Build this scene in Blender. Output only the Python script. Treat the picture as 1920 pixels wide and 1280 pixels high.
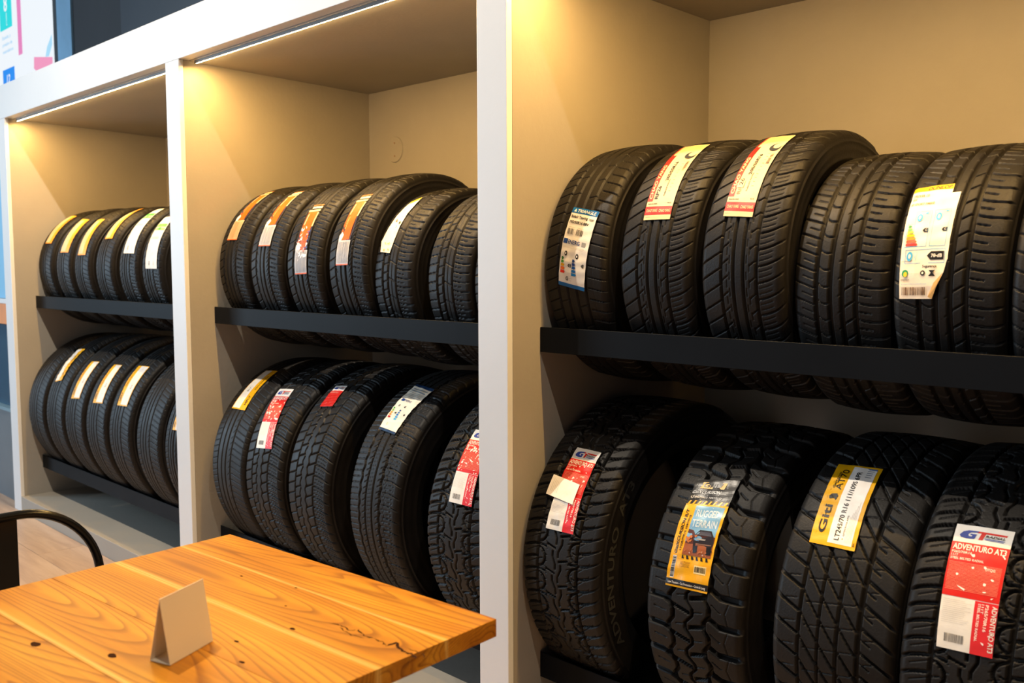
import bpy, bmesh, math, random
import numpy as np
from mathutils import Vector, Matrix

random.seed(7)
rng = np.random.default_rng(7)
sc = bpy.context.scene
COL = sc.collection
for o in list(bpy.data.objects):
    bpy.data.objects.remove(o)

# ------------------------------------------------------------------ camera
cam = bpy.data.objects.new('camera', bpy.data.cameras.new('camera'))
COL.objects.link(cam)
yaw, pitch, roll = map(math.radians, (45.5071, -4.6131, -0.1566))
F = Vector((-math.sin(yaw) * math.cos(pitch), math.cos(yaw) * math.cos(pitch), math.sin(pitch)))
RT = Vector((math.cos(yaw), math.sin(yaw), 0))
UP = RT.cross(F)
R2 = math.cos(roll) * RT + math.sin(roll) * UP
U2 = -math.sin(roll) * RT + math.cos(roll) * UP
cam.matrix_world = Matrix(((R2.x, U2.x, -F.x, 0), (R2.y, U2.y, -F.y, -1.6), (R2.z, U2.z, -F.z, 1.2713), (0, 0, 0, 1)))
cam.data.sensor_width = 36.0
cam.data.lens = 1796.98 / 1920 * 36
cam.data.clip_start = 0.05
cam.data.dof.use_dof = True
cam.data.dof.focus_distance = 2.35
cam.data.dof.aperture_fstop = 5.6
sc.camera = cam

# ------------------------------------------------------------------ world, lights, exposure
w = bpy.data.worlds.new('world'); sc.world = w; w.use_nodes = True
bg = w.node_tree.nodes['Background']
bg.inputs[0].default_value = (0.55, 0.75, 1.0, 1)
bg.inputs[1].default_value = 0.03
sc.view_settings.view_transform = 'Standard'
sc.view_settings.look = 'None'
sc.view_settings.gamma = 1
sc.view_settings.use_curve_mapping = False
sc.view_settings.exposure = 0.0

def light(name, kind, loc, target, energy, color, **kw):
    d = bpy.data.lights.new(name, kind)
    d.energy = energy; d.color = color
    for k, v in kw.items(): setattr(d, k, v)
    o = bpy.data.objects.new(name, d); COL.objects.link(o)
    o.location = loc
    o.rotation_euler = (Vector(target) - Vector(loc)).to_track_quat('-Z', 'Y').to_euler()
    return o

WARM = (1.0, 0.87, 0.70)
# shop front daylight left of and behind the camera, then an added front fill
light('daylight_and_fill', 'AREA', (-9.2, -3.6, 1.9), (-3.0, -0.9, 1.5), 400, (0.60, 0.81, 1.0), shape='RECTANGLE', size=3.6, size_y=2.8)
light('daylight_and_fill', 'AREA', (-1.9, -5.2, 1.9), (-1.9, 0, 1.3), 28, (1.0, 0.95, 0.90), shape='RECTANGLE', size=1.6, size_y=2.4)  # added warm-white front fill to brighten the cabinet posts
# warm ceiling spots on one track in front of the cabinets
for sx, tx, e, deg in ((-4.7, -4.7, 30, 96), (-2.9, -2.9, 430, 136), (0.3, -0.3, 135, 96)):
    light('ceiling_spot', 'SPOT', (sx, -1.1, 3.95), (tx, -0.6, 0.6), e, WARM, spot_size=math.radians(deg), spot_blend=0.5, shadow_soft_size=0.02)

# ------------------------------------------------------------------ node helpers / materials
def new_mat(name):
    m = bpy.data.materials.new(name); m.use_nodes = True
    nt = m.node_tree
    return m, nt, nt.nodes['Principled BSDF']
def nd(nt, typ, **kw):
    n = nt.nodes.new(typ)
    for k, v in kw.items():
        if k == 'inp':
            for a, b in v.items(): n.inputs[a].default_value = b
        else: setattr(n, k, v)
    return n
def ramp(nt, fac, stops):
    r = nt.nodes.new('ShaderNodeValToRGB')
    el = r.color_ramp.elements
    while len(el) < len(stops): el.new(0.5)
    for e, (p, c) in zip(el, stops):
        e.position = p; e.color = (*c, 1)
    nt.links.new(fac, r.inputs[0])
    return r.outputs[0]
def srgb(*c):
    return tuple((x / 255 / 12.92) if x / 255 <= 0.04045 else ((x / 255 + 0.055) / 1.055) ** 2.4 for x in c)

def paint(name, col, rough=0.6, var=0.06, bump=0.04, scale=3.0):
    m, nt, b = new_mat(name)
    tc = nd(nt, 'ShaderNodeTexCoord')
    n = nd(nt, 'ShaderNodeTexNoise', inp={'Scale': scale, 'Detail': 6.0, 'Roughness': 0.6})
    nt.links.new(tc.outputs['Object'], n.inputs['Vector'])
    c = ramp(nt, n.outputs[0], [(0.3, tuple(x * (1 - var) for x in col)), (0.7, tuple(min(1, x * (1 + var)) for x in col))])
    nt.links.new(c, b.inputs['Base Color'])
    n2 = nd(nt, 'ShaderNodeTexNoise', inp={'Scale': 60.0, 'Detail': 3.0})
    nt.links.new(tc.outputs['Object'], n2.inputs['Vector'])
    bp = nd(nt, 'ShaderNodeBump', inp={'Strength': bump, 'Distance': 0.01})
    nt.links.new(n2.outputs[0], bp.inputs['Height']); nt.links.new(bp.outputs[0], b.inputs['Normal'])
    b.inputs['Roughness'].default_value = rough
    return m

M_FACE = paint('cabinet_face_paint', (0.74, 0.755, 0.77), 0.42, 0.02, 0.03)
M_IN = paint('cabinet_interior_paint', (0.35, 0.32, 0.275), 0.55, 0.05, 0.06)
M_DARKWALL = paint('dark_wall_paint', (0.022, 0.022, 0.026), 0.7, 0.1)
M_GREY = paint('grey_panel_paint', (0.12, 0.14, 0.16), 0.5, 0.1)
M_CEIL = paint('ceiling_paint', (0.3, 0.3, 0.3), 0.8)
M_BLUEWALL = paint('pale_blue_panel', srgb(140, 182, 212), 0.4, 0.12)
M_RAIL = paint('black_steel_paint', (0.006, 0.0075, 0.010), 0.5, 0.15, 0.02)
M_RAIL.node_tree.nodes['Principled BSDF'].inputs['Specular IOR Level'].default_value = 0.06
M_BLACK = paint('black_enamel', (0.006, 0.006, 0.006), 0.22, 0.1, 0.0)
M_BLACK.node_tree.nodes['Principled BSDF'].inputs['Specular IOR Level'].default_value = 0.3
M_ALU = paint('aluminium', (0.10, 0.10, 0.10), 0.45, 0.05, 0.0)
M_SCREW = paint('rusty_screw', (0.35, 0.2, 0.12), 0.5)

def rubber_mat(name, col, rough):
    m, nt, b = new_mat(name)
    tc = nd(nt, 'ShaderNodeTexCoord')
    n = nd(nt, 'ShaderNodeTexNoise', inp={'Scale': 9.0, 'Detail': 8.0, 'Roughness': 0.7})
    nt.links.new(tc.outputs['Object'], n.inputs['Vector'])
    c = ramp(nt, n.outputs[0], [(0.35, tuple(x * 0.78 for x in col)), (0.7, tuple(x * 1.25 for x in col))])
    nt.links.new(c, b.inputs['Base Color'])
    n2 = nd(nt, 'ShaderNodeTexNoise', inp={'Scale': 240.0, 'Detail': 4.0})
    nt.links.new(tc.outputs['Object'], n2.inputs['Vector'])
    bp = nd(nt, 'ShaderNodeBump', inp={'Strength': 0.25, 'Distance': 0.002})
    nt.links.new(n2.outputs[0], bp.inputs['Height']); nt.links.new(bp.outputs[0], b.inputs['Normal'])
    r = nd(nt, 'ShaderNodeMapRange', inp={'From Min': 0.3, 'From Max': 0.7, 'To Min': rough - 0.08, 'To Max': rough + 0.1})
    nt.links.new(n.outputs[0], r.inputs[0]); nt.links.new(r.outputs[0], b.inputs['Roughness'])
    b.inputs['Specular IOR Level'].default_value = 0.22
    return m
M_RUB = rubber_mat('tread_rubber', (0.0090, 0.0078, 0.0071), 0.50)
M_SIDE = rubber_mat('sidewall_rubber', (0.010, 0.009, 0.009), 0.5)
M_OUTL = rubber_mat('raised_letter_rubber', (0.040, 0.040, 0.036), 0.6)

def paper_mat(name, rough, spec):
    m, nt, b = new_mat(name)
    a = nd(nt, 'ShaderNodeAttribute', attribute_name='Print')
    tc = nd(nt, 'ShaderNodeTexCoord')
    n = nd(nt, 'ShaderNodeTexNoise', inp={'Scale': 35.0, 'Detail': 5.0})
    nt.links.new(tc.outputs['Object'], n.inputs['Vector'])
    c = ramp(nt, n.outputs[0], [(0.3, (0.93, 0.91, 0.88)), (0.62, (1, 1, 1))])
    mx = nd(nt, 'ShaderNodeMix', data_type='RGBA', blend_type='MULTIPLY'); mx.inputs[0].default_value = 1.0
    nt.links.new(a.outputs['Color'], mx.inputs[6]); nt.links.new(c, mx.inputs[7])
    nt.links.new(mx.outputs[2], b.inputs['Base Color'])
    bp = nd(nt, 'ShaderNodeBump', inp={'Strength': 0.25, 'Distance': 0.004})
    nt.links.new(n.outputs[0], bp.inputs['Height']); nt.links.new(bp.outputs[0], b.inputs['Normal'])
    b.inputs['Roughness'].default_value = rough
    b.inputs['Specular IOR Level'].default_value = spec
    return m
M_PAPER = paper_mat('printed_label', 0.45, 0.3)
M_FOIL = paper_mat('glossy_film_label', 0.34, 0.5)

# ------------------------------------------------------------------ object helpers
def props(o, label=None, cat=None, group=None, kind=None):
    if label: o['label'] = label
    if cat: o['category'] = cat
    if group: o['group'] = group
    if kind: o['kind'] = kind
    return o
def empty(name, loc, label=None, cat=None, group=None, kind=None):
    o = bpy.data.objects.new(name, None); COL.objects.link(o)
    o.empty_display_size = 0.05; o.location = loc
    return props(o, label, cat, group, kind)
def link(name, me, mat=None, parent=None, loc=(0, 0, 0)):
    o = bpy.data.objects.new(name, me); COL.objects.link(o)
    if mat is not None and len(me.materials) == 0: me.materials.append(mat)
    if parent is not None: o.parent = parent
    o.location = loc
    return o
def box_bm(bm, lo, hi, bevel=0.0):
    lo = Vector(lo); hi = Vector(hi)
    r = bmesh.ops.create_cube(bm, size=1)
    vs = r['verts']
    for v in vs:
        v.co = Vector(((lo[i] + hi[i]) / 2 + v.co[i] * (hi[i] - lo[i]) for i in range(3)))
    if bevel > 0:
        es = list({e for v in vs for e in v.link_edges})
        bmesh.ops.bevel(bm, geom=es, offset=bevel, segments=2, profile=0.6, affect='EDGES')
def box(name, lo, hi, mat, parent=None, bevel=0.0, org=None):
    """world-coordinate box; org = parent's world location"""
    o_ = Vector(org) if org is not None else (Vector(parent.location) if parent is not None else Vector((0, 0, 0)))
    bm = bmesh.new(); box_bm(bm, Vector(lo) - o_, Vector(hi) - o_, bevel)
    me = bpy.data.meshes.new(name); bm.to_mesh(me); bm.free()
    return link(name, me, mat, parent)
def tube_mesh(name, pts, r, seg=14, closed=False):
    """tube swept along a polyline, capped"""
    P = [Vector(p) for p in pts]; n = len(P)
    bm = bmesh.new(); rings = []
    up = None
    for i in range(n):
        t = (P[min(i + 1, n - 1)] - P[max(i - 1, 0)]).normalized()
        if up is None:
            up = Vector((0, 0, 1)) if abs(t.z) < 0.9 else Vector((1, 0, 0))
        a = t.cross(up).normalized(); up = a.cross(t).normalized()
        rings.append([bm.verts.new(P[i] + r * (math.cos(k * 2 * math.pi / seg) * a + math.sin(k * 2 * math.pi / seg) * up)) for k in range(seg)])
    for i in range(n - 1):
        for k in range(seg):
            f = bm.faces.new((rings[i][k], rings[i][(k + 1) % seg], rings[i + 1][(k + 1) % seg], rings[i + 1][k])); f.smooth = True
    bm.faces.new(rings[0][::-1]); bm.faces.new(rings[-1])
    bmesh.ops.recalc_face_normals(bm, faces=bm.faces)
    me = bpy.data.meshes.new(name); bm.to_mesh(me); bm.free()
    return me
def arc_pts(c, u, v, r, a0, a1, n):
    c, u, v = Vector(c), Vector(u), Vector(v)
    return [c + r * (math.cos(a) * u + math.sin(a) * v) for a in np.linspace(math.radians(a0), math.radians(a1), n)]

# ------------------------------------------------------------------ key dimensions (metres)
xA, xAo, x1l, x1r, x2l, x2r = -5.242, -5.349, -3.432, -3.326, -1.748, -1.644
xR = 0.06
yb, yr = 0.832, 0.112
zt, zo, zc = 2.170, 2.006, 1.982
ZCF = 2.0015
z1t, z1b, z2t, z2b, zp = 1.116, 1.058, 0.287, 0.226, 0.085

# ------------------------------------------------------------------ setting
def wood_floor_mat():
    m, nt, b = new_mat('wood_look_floor')
    tc = nd(nt, 'ShaderNodeTexCoord')
    mp = nd(nt, 'ShaderNodeMapping'); mp.inputs['Scale'].default_value = (0.7, 6, 1); mp.inputs['Rotation'].default_value = (0, 0, math.radians(0))
    nt.links.new(tc.outputs['Object'], mp.inputs[0])
    n = nd(nt, 'ShaderNodeTexNoise', inp={'Scale': 3.0, 'Detail': 8.0, 'Roughness': 0.65, 'Distortion': 0.6})
    nt.links.new(mp.outputs[0], n.inputs['Vector'])
    c = ramp(nt, n.outputs[0], [(0.3, (0.36, 0.24, 0.17)), (0.55, (0.50, 0.36, 0.26)), (0.75, (0.58, 0.44, 0.33))])
    nt.links.new(c, b.inputs['Base Color'])
    b.inputs['Roughness'].default_value = 0.35
    return m
props(box('floor', (-9.5, -5.6, -0.1), (3, 3, 0), paint('floor_screed', (0.42, 0.32, 0.24), 0.4)), kind='structure', label='wood-look floor in front of the tyre cabinets')
fl = bpy.data.objects['floor']
M_FLOOR = wood_floor_mat()
fl.data.materials[0] = M_FLOOR
# floor planks near the cabinet, one object each
plank_mesh = {}
def plank(x0, y0, L, W):
    k = round(L, 2)
    if k not in plank_mesh:
        bm = bmesh.new(); box_bm(bm, (0.0008, 0.0008, 0), (L - 0.0008, W - 0.0008, 0.006), 0.0012)
        me = bpy.data.meshes.new('plank'); bm.to_mesh(me); bm.free(); me.materials.append(M_FLOOR)
        plank_mesh[k] = me
    o = link('plank', plank_mesh[k], None, fl, (x0, y0, 0)); return o
yy = -3.0; row_i = 0
while yy < -0.004:
    W = min(0.2, -yy - 0.0); xx = -7.6 + (row_i % 3) * 0.4
    while xx < -1.2 and W > 0.15:
        plank(xx, yy, 1.2, 0.2); xx += 1.2
    yy += 0.2; row_i += 1
props(box('wall_back', (-9.5, 0.90, 0), (3, 1.0, 4.1), M_DARKWALL), kind='structure', label='dark grey wall above and behind the white cabinets')
props(box('wall_left', (-9.6, -5.6, 0), (-9.5, 1.0, 4.1), M_GREY), kind='structure')
props(box('ceiling', (-9.5, -5.6, 4.1), (3, 1.0, 4.2), M_CEIL), kind='structure')
# wall column beyond the left bay, above the cabinet
props(box('trim_1', (-6.985, 0.888, 0), (-6.97, 0.8997, 4.09), M_DARKWALL), kind='structure')
props(box('trim_2', (-6.965, 0.885, 0), (-6.71, 0.8997, 4.09), M_BLUEWALL), kind='structure', label='narrow pale blue pilaster above the left cabinet')
props(box('trim_3', (-5.90, 0.88, 2.3), (3, 0.8997, 4.09), paint('slate_wall_paint', (0.036, 0.042, 0.054), 0.5)), kind='structure')

# ------------------------------------------------------------------ printing toolkit (flat print built as thin geometry)
WHITE = srgb(232, 228, 222); RED = srgb(206, 26, 12); BLACK = srgb(22, 20, 20); YEL = srgb(240, 176, 0); ORG = srgb(235, 92, 2)
NAVY = srgb(20, 60, 130); BLU = srgb(20, 120, 200); LBLU = srgb(70, 170, 225); GRN = srgb(60, 190, 60); GRY = srgb(150, 150, 150); CRM = srgb(212, 190, 150)
_txt = {}
def text_mesh(s, bold):
    k = (s, bold)
    if k not in _txt:
        cu = bpy.data.curves.new('t', 'FONT'); cu.body = s; cu.size = 1.0; cu.resolution_u = 3
        cu.offset = 0.022 if bold else 0.004
        ob = bpy.data.objects.new('t', cu)
        me = ob.to_mesh()
        n = len(me.vertices); co = np.zeros(n * 3, np.float32); me.vertices.foreach_get('co', co); co = co.reshape(-1, 3)[:, :2].copy()
        fs = [tuple(p.vertices) for p in me.polygons]
        ob.to_mesh_clear(); bpy.data.objects.remove(ob); bpy.data.curves.remove(cu)
        if n == 0: co = np.zeros((0, 2), np.float32)
        _txt[k] = (co, fs)
    return _txt[k]
class Print:
    """shapes in label space: x right, y down, both 0..1 scaled by W,H in mm"""
    def __init__(s, W, H, step=3.5): s.W, s.H, s.items, s.step = W, H, [], step
    def poly(s, pts, col, lay=1): s.items.append((np.array(pts, float), [tuple(range(len(pts)))], col, lay)); return s
    def rect(s, x0, y0, x1, y1, col, lay=1):
        ny = max(1, int(abs(y1 - y0) / s.step)); nx = max(1, int(abs(x1 - x0) / (s.step * 1.5)))
        P = [(x0 + (x1 - x0) * i / nx, y0 + (y1 - y0) * j / ny) for j in range(ny + 1) for i in range(nx + 1)]
        Fc = [(j * (nx + 1) + i, j * (nx + 1) + i + 1, (j + 1) * (nx + 1) + i + 1, (j + 1) * (nx + 1) + i) for j in range(ny) for i in range(nx)]
        s.items.append((np.array(P), Fc, col, lay)); return s
    def text(s, t, x, y, size, col, rot=0, bold=True, sx=1.0, width=None, lay=2, align='L', shear=0.0):
        """baseline start at (x,y); size = cap height in mm; rot in degrees counter-clockwise on the page"""
        co, fs = text_mesh(t, bold)
        if len(co) == 0: return s
        co = co.copy(); k = size / 0.70; co *= k
        co[:, 0] -= co[:, 0].min()
        if width: sx = width / co[:, 0].max()
        co[:, 0] *= sx; co[:, 0] += co[:, 1] * shear
        if align == 'C': co[:, 0] -= co[:, 0].max() / 2
        a = math.radians(rot); c, d = math.cos(a), math.sin(a)
        X = x + co[:, 0] * c - co[:, 1] * d; Y = y - (co[:, 0] * d + co[:, 1] * c)
        s.items.append((np.stack([X, Y], 1), fs, col, lay)); return s
    def bars(s, x0, y0, x1, y1, col=BLACK, vertical=True, n=18, seed=1, lay=2):
        r = random.Random(seed); L = (x1 - x0) if vertical else (y1 - y0); p = 0
        while p < L:
            wd = L / n * r.choice([0.3, 0.5, 0.9])
            if vertical: s.rect(x0 + p, y0, min(x0 + p + wd, x1), y1, col, lay)
            else: s.rect(x0, y0 + p, x1, min(y0 + p + wd, y1), col, lay)
            p += wd + L / n * r.choice([0.3, 0.5, 0.7])
        return s
    def lines(s, x0, y0, x1, y1, n, col=GRY, seed=3, t=0.5, lay=2):
        r = random.Random(seed)
        for i in range(n):
            y = y0 + (y1 - y0) * i / max(1, n - 1)
            s.rect(x0, y, x1 - (x1 - x0) * r.random() * 0.25, y + t, col, lay)
        return s
    def blotches(s, x0, y0, x1, y1, n, col, rmin, rmax, seed=5, lay=3):
        r = random.Random(seed)
        for _ in range(n):
            cx, cy = r.uniform(x0, x1), r.uniform(y0, y1); R = r.uniform(rmin, rmax); m = r.randint(5, 9); st = r.uniform(0.4, 2.2); a0 = r.uniform(0, 3)
            P = []
            for i in range(m):
                a = 2 * math.pi * i / m; q = R * r.uniform(0.35, 1.0)
                u, v = q * math.cos(a) * st, q * math.sin(a) / st
                P.append((min(max(cx + u * math.cos(a0) - v * math.sin(a0), 0.3), s.W - 0.3), min(max(cy + u * math.sin(a0) + v * math.cos(a0), 0.3), s.H - 0.3)))
            s.poly(P, col, lay)
        return s
    def build(s, name, mapper, mat, parent, thick=0.0004):
        V, Fs, C = [], [], []; off = 0
        for co, fs, col, lay in s.items:
            V.append(mapper(co[:, 0] / s.W, co[:, 1] / s.H, lay * thick)); 
            for f in fs: Fs.append([i + off for i in f]); C.append((col, len(f)))
            off += len(co)
        V = np.concatenate(V)
        me = bpy.data.meshes.new(name); me.from_pydata(V.tolist(), [], Fs)
        ca = me.color_attributes.new('Print', 'FLOAT_COLOR', 'CORNER')
        buf = np.ones((sum(n for _, n in C), 4), np.float32); p = 0
        for col, n in C: buf[p:p + n, :3] = col; p += n
        ca.data.foreach_set('color', buf.ravel())
        me.materials.append(mat)
        o = link(name, me, None, parent)
        return o
def quad_map(p0, p1, p2, nrm):
    """flat mapping: p0 top-left, p1 top-right, p2 bottom-left"""
    p0, p1, p2, nrm = map(lambda q: np.array(q, float), (p0, p1, p2, nrm))
    return lambda u, v, h: p0 + np.outer(u, p1 - p0) + np.outer(v, p2 - p0) + nrm * h

# ------------------------------------------------------------------ glowing poster on the back wall
po = empty('wall_poster', (-7.6, 0.9, 2.3), 'bright white glowing poster with teal, pink and blue panels above the left cabinet', 'poster')
px0, px1, pz0, pz1 = -8.60, -7.05, 2.30, 3.40
box('frame', (px0 - 0.03, 0.892, pz0 - 0.03), (px1 + 0.062, 0.8997, pz1 + 0.03), paint('grey_poster_frame', (0.06, 0.065, 0.07), 0.5), po)
pr = Print((px1 - px0) * 1000, (pz1 - pz0) * 1000, 400)
PX = lambda x: (x - px0) * 1000
PZ = lambda z: (pz1 - z) * 1000
PWH = srgb(244, 250, 255)
pr.rect(0, 0, pr.W, pr.H, PWH, 0)
pr.rect(PX(-8.165), PZ(3.36), PX(-7.885), PZ(3.065), srgb(20, 222, 226), 1)
pr.text('8', PX(-8.06), PZ(3.17) - 30, 110, PWH, bold=True)
pr.text('prueba', PX(-8.0), PZ(3.09), 24, PWH, rot=90, bold=False)
for i, t in enumerate(('Estado y', 'presión de', 'neumáticos')):
    pr.text(t, PX(-8.12), PZ(2.995 - i * 0.052), 26, srgb(120, 190, 235), bold=False, width=(190, 220, 240)[i])
pr.rect(PX(-7.77), 10, PX(-7.685), PZ(2.83), srgb(232, 130, 190), 1)
pr.poly([(PX(-7.45), PZ(2.77)), (PX(-7.085), PZ(2.715)), (PX(-7.085), PZ(2.672)), (PX(-7.40), PZ(2.66)), (PX(-7.46), PZ(2.69))], srgb(245, 150, 190), 1)
pr.poly([(PX(-7.22), PZ(2.735)), (PX(-7.18), PZ(2.80)), (PX(-7.08), PZ(2.87)), (PX(-7.08), PZ(2.80)), (PX(-7.15), PZ(2.73))], srgb(170, 222, 250), 1)
pr.rect(PX(-8.145), PZ(2.770), PX(-7.875), PZ(2.50), srgb(0, 140, 245), 1)
pr.text('12', PX(-8.06), PZ(2.66), 66, PWH, bold=True, shear=0.15)
po_print = pr.build('printed_sheet', quad_map((px0 + 7.6, 0.8915 - 0.9, pz1 - 2.3), (px1 + 7.6, 0.8915 - 0.9, pz1 - 2.3), (px0 + 7.6, 0.8915 - 0.9, pz0 - 2.3), (0, -1, 0)), None, po, thick=0.0006)
m, nt, b = new_mat('emissive_print')
a = nd(nt, 'ShaderNodeAttribute', attribute_name='Print')
b.inputs['Base Color'].default_value = (0.05, 0.05, 0.05, 1); nt.links.new(a.outputs['Color'], b.inputs['Emission Color'])
b.inputs['Emission Strength'].default_value = 0.93  # the whole sheet emits in its print colours
po_print.data.materials[0] = m

# ------------------------------------------------------------------ partition left of the cabinets
pa = empty('glazed_partition', (-6.4, 0.09, 0), 'low partition of grey panel, blue glass and wooden rail left of the cabinets', 'partition')
box('lower_panel', (-7.6, 0.06, 0), (-5.352, 0.12, 0.485), M_GREY, pa)
box('ledge', (-7.6, 0.05, 0.487), (-5.352, 0.13, 0.505), paint('blue_grey_ledge', srgb(120, 150, 165), 0.4), pa)
def glass_mat(name, col, rough, trans):
    m, nt, b = new_mat(name)
    b.inputs['Base Color'].default_value = (*col, 1); b.inputs['Roughness'].default_value = rough
    b.inputs['Transmission Weight'].default_value = trans
    return m
box('tinted_pane', (-7.6, 0.088, 0.506), (-5.352, 0.096, 0.955), glass_mat('tinted_glass', srgb(70, 110, 140), 0.25, 0.45), pa)
box('wooden_rail', (-7.6, 0.06, 0.957), (-5.352, 0.12, 1.066), paint('orange_wood_rail', srgb(222, 140, 75), 0.45, 0.15), pa, 0.003)
box('white_strip', (-7.6, 0.062, 1.068), (-5.352, 0.118, 1.092), M_FACE, pa)
box('frosted_pane', (-7.6, 0.088, 1.094), (-5.352, 0.096, 1.9), glass_mat('pale_frosted_glass', srgb(130, 200, 240), 0.5, 0.2), pa)

# ------------------------------------------------------------------ cabinet
cab = empty('display_cabinet', ((xAo + xR) / 2, 0.42, 0), 'long white built-in cabinet with three tall open tyre bays', 'cabinet')
FD = 0.018   # thickness of the white face skin
# face frame: header and posts (front skins), each its own part
box('header', (xAo, 0.0, zo), (xR + 0.1, 0.042, zt), M_FACE, cab, 0.002)
for a_, b_ in ((xAo, xA), (x1l, x1r), (x2l, x2r), (xR, xR + 0.1)):
    box('face_post', (a_, 0.0, 0), (b_, FD, zo - 0.0005), M_FACE, cab, 0.002)
for a_, b_ in ((xAo, xA), (x1l, x1r), (x2l, x2r), (xR, xR + 0.1)):
    box('divider', (a_, FD + 0.0003, 0), (b_, yb, zo - 0.0005), M_IN, cab)
for a_, b_ in ((xA, x1l), (x1r, x2l), (x2r, xR)):
    box('back_panel', (a_, yb, 0), (b_, yb + 0.02, zt - 0.02), M_IN, cab)
    bm = bmesh.new(); box_bm(bm, Vector((a_ + 0.0004, 0.0425, 0)) - cab.location, Vector((b_ - 0.0004, yb - 0.0004, 0.04)) - cab.location)
    for v in bm.verts: v.co.z += ZCF if v.co.y < 0 else zc - 0.002
    me = bpy.data.meshes.new('bay_ceiling'); bm.to_mesh(me); bm.free(); link('bay_ceiling', me, M_IN, cab)
    box('plinth', (a_ + 0.0004, 0.001, 0), (b_ - 0.0004, yb - 0.0004, zp), M_IN, cab, 0.002)
box('cabinet_top', (xAo, 0.0425, zt - 0.03), (xR + 0.1, yb + 0.02, zt - 0.003), M_FACE, cab)
# round blanking plate with two screws on the back of the middle bay
bm = bmesh.new(); bmesh.ops.create_cone(bm, cap_ends=True, segments=48, radius1=0.053, radius2=0.050, depth=0.004, matrix=Matrix.Translation((0, 0, 0)) @ Matrix.Rotation(math.radians(90), 4, 'X'))
me = bpy.data.meshes.new('blanking_plate'); bm.to_mesh(me); bm.free()
bp_ = link('blanking_plate', me, M_IN, cab, Vector((-3.150, yb - 0.0022, 1.737)) - cab.location)
bp_['label'] = 'round painted blanking plate on the back panel of the middle bay'
for dz in (-0.026, 0.026):
    bm = bmesh.new(); bmesh.ops.create_cone(bm, cap_ends=True, segments=12, radius1=0.0035, radius2=0.003, depth=0.002, matrix=Matrix.Rotation(math.radians(90), 4, 'X'))
    me = bpy.data.meshes.new('screw'); bm.to_mesh(me); bm.free()
    link('screw', me, M_SCREW, bp_, (0, -0.003, dz))

# LED strips under the front of each bay ceiling
m, nt, b = new_mat('warm_led'); 
b.inputs['Base Color'].default_value = (1, 0.8, 0.5, 1); b.inputs['Emission Color'].default_value = (1.0, 0.66, 0.28, 1); b.inputs['Emission Strength'].default_value = 90.0
M_LED = m
for (a_, b_), lb, e in zip(((xA, x1l), (x1r, x2l), (x2r, xR)), ('left', 'middle', 'right'), (19, 22, 24)):
    cx = (a_ + b_) / 2
    s = empty('led_strip_light', (cx, 0.050, ZCF), 'warm glowing LED strip under the top of the %s tyre bay' % lb, 'light', 'LED strips above the tyre bays')
    box('aluminium_profile', (a_ + 0.035, 0.0432, ZCF - 0.0125), (b_ - 0.035, 0.0445, ZCF - 0.0006), M_ALU, s)
    box('diffuser', (a_ + 0.04, 0.0448, ZCF - 0.0120), (b_ - 0.04, 0.0505, ZCF - 0.0085), M_LED, s, 0.001)
    d = bpy.data.lights.new('led_glow', 'AREA'); d.shape = 'RECTANGLE'; d.size = b_ - a_ - 0.09; d.size_y = 0.010; d.energy = e; d.color = (1.0, 0.58, 0.16)
    o = bpy.data.objects.new('led_glow', d); COL.objects.link(o); o.parent = s
    o.location = (0, -0.0005, -0.0140); o.rotation_euler = (math.radians(6), 0, 0)

# tyre racks: a front and a back steel angle per level and bay
LEG = 0.194
for (a_, b_), lb in zip(((xA, x1l), (x1r, x2l), (x2r, xR)), ('left', 'middle', 'right')):
    for zt_, zb_, lv in ((z1t, z1b, 'upper'), (z2t, z2b, 'lower')):
        rk = empty('tyre_rack', ((a_ + b_) / 2, 0.41, zb_), '%s black steel tyre rack rail across the %s bay' % (lv, lb), 'rack', 'black tyre racks in the bays')
        org = rk.location
        for nm, y0, s_ in (('front_rail', yr, 1), ('back_rail', 0.8292 - yr, -1)):
            bm = bmesh.new()
            # L section: leg + upright flange, drawn as one prism
            th = 0.004
            sec = [(0, zt_), (0, zb_ - th), (LEG - yr, zb_ - th), (LEG - yr, zb_), (th, zb_), (th, zt_)]
            v0 = [bm.verts.new((a_ + 0.001 - org.x, y0 + s_ * p[0] - org.y, p[1] - org.z)) for p in sec]
            v1 = [bm.verts.new((b_ - 0.001 - org.x, y0 + s_ * p[0] - org.y, p[1] - org.z)) for p in sec]
            for i in range(6): bm.faces.new((v0[i], v0[(i + 1) % 6], v1[(i + 1) % 6], v1[i]))
            bm.faces.new(v0[::-1]); bm.faces.new(v1)
            bmesh.ops.recalc_face_normals(bm, faces=bm.faces)
            bmesh.ops.bevel(bm, geom=list(bm.edges), offset=0.0008, segments=1, affect='EDGES')
            me = bpy.data.meshes.new(nm); bm.to_mesh(me); bm.free()
            link(nm, me, M_RAIL, rk)

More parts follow.
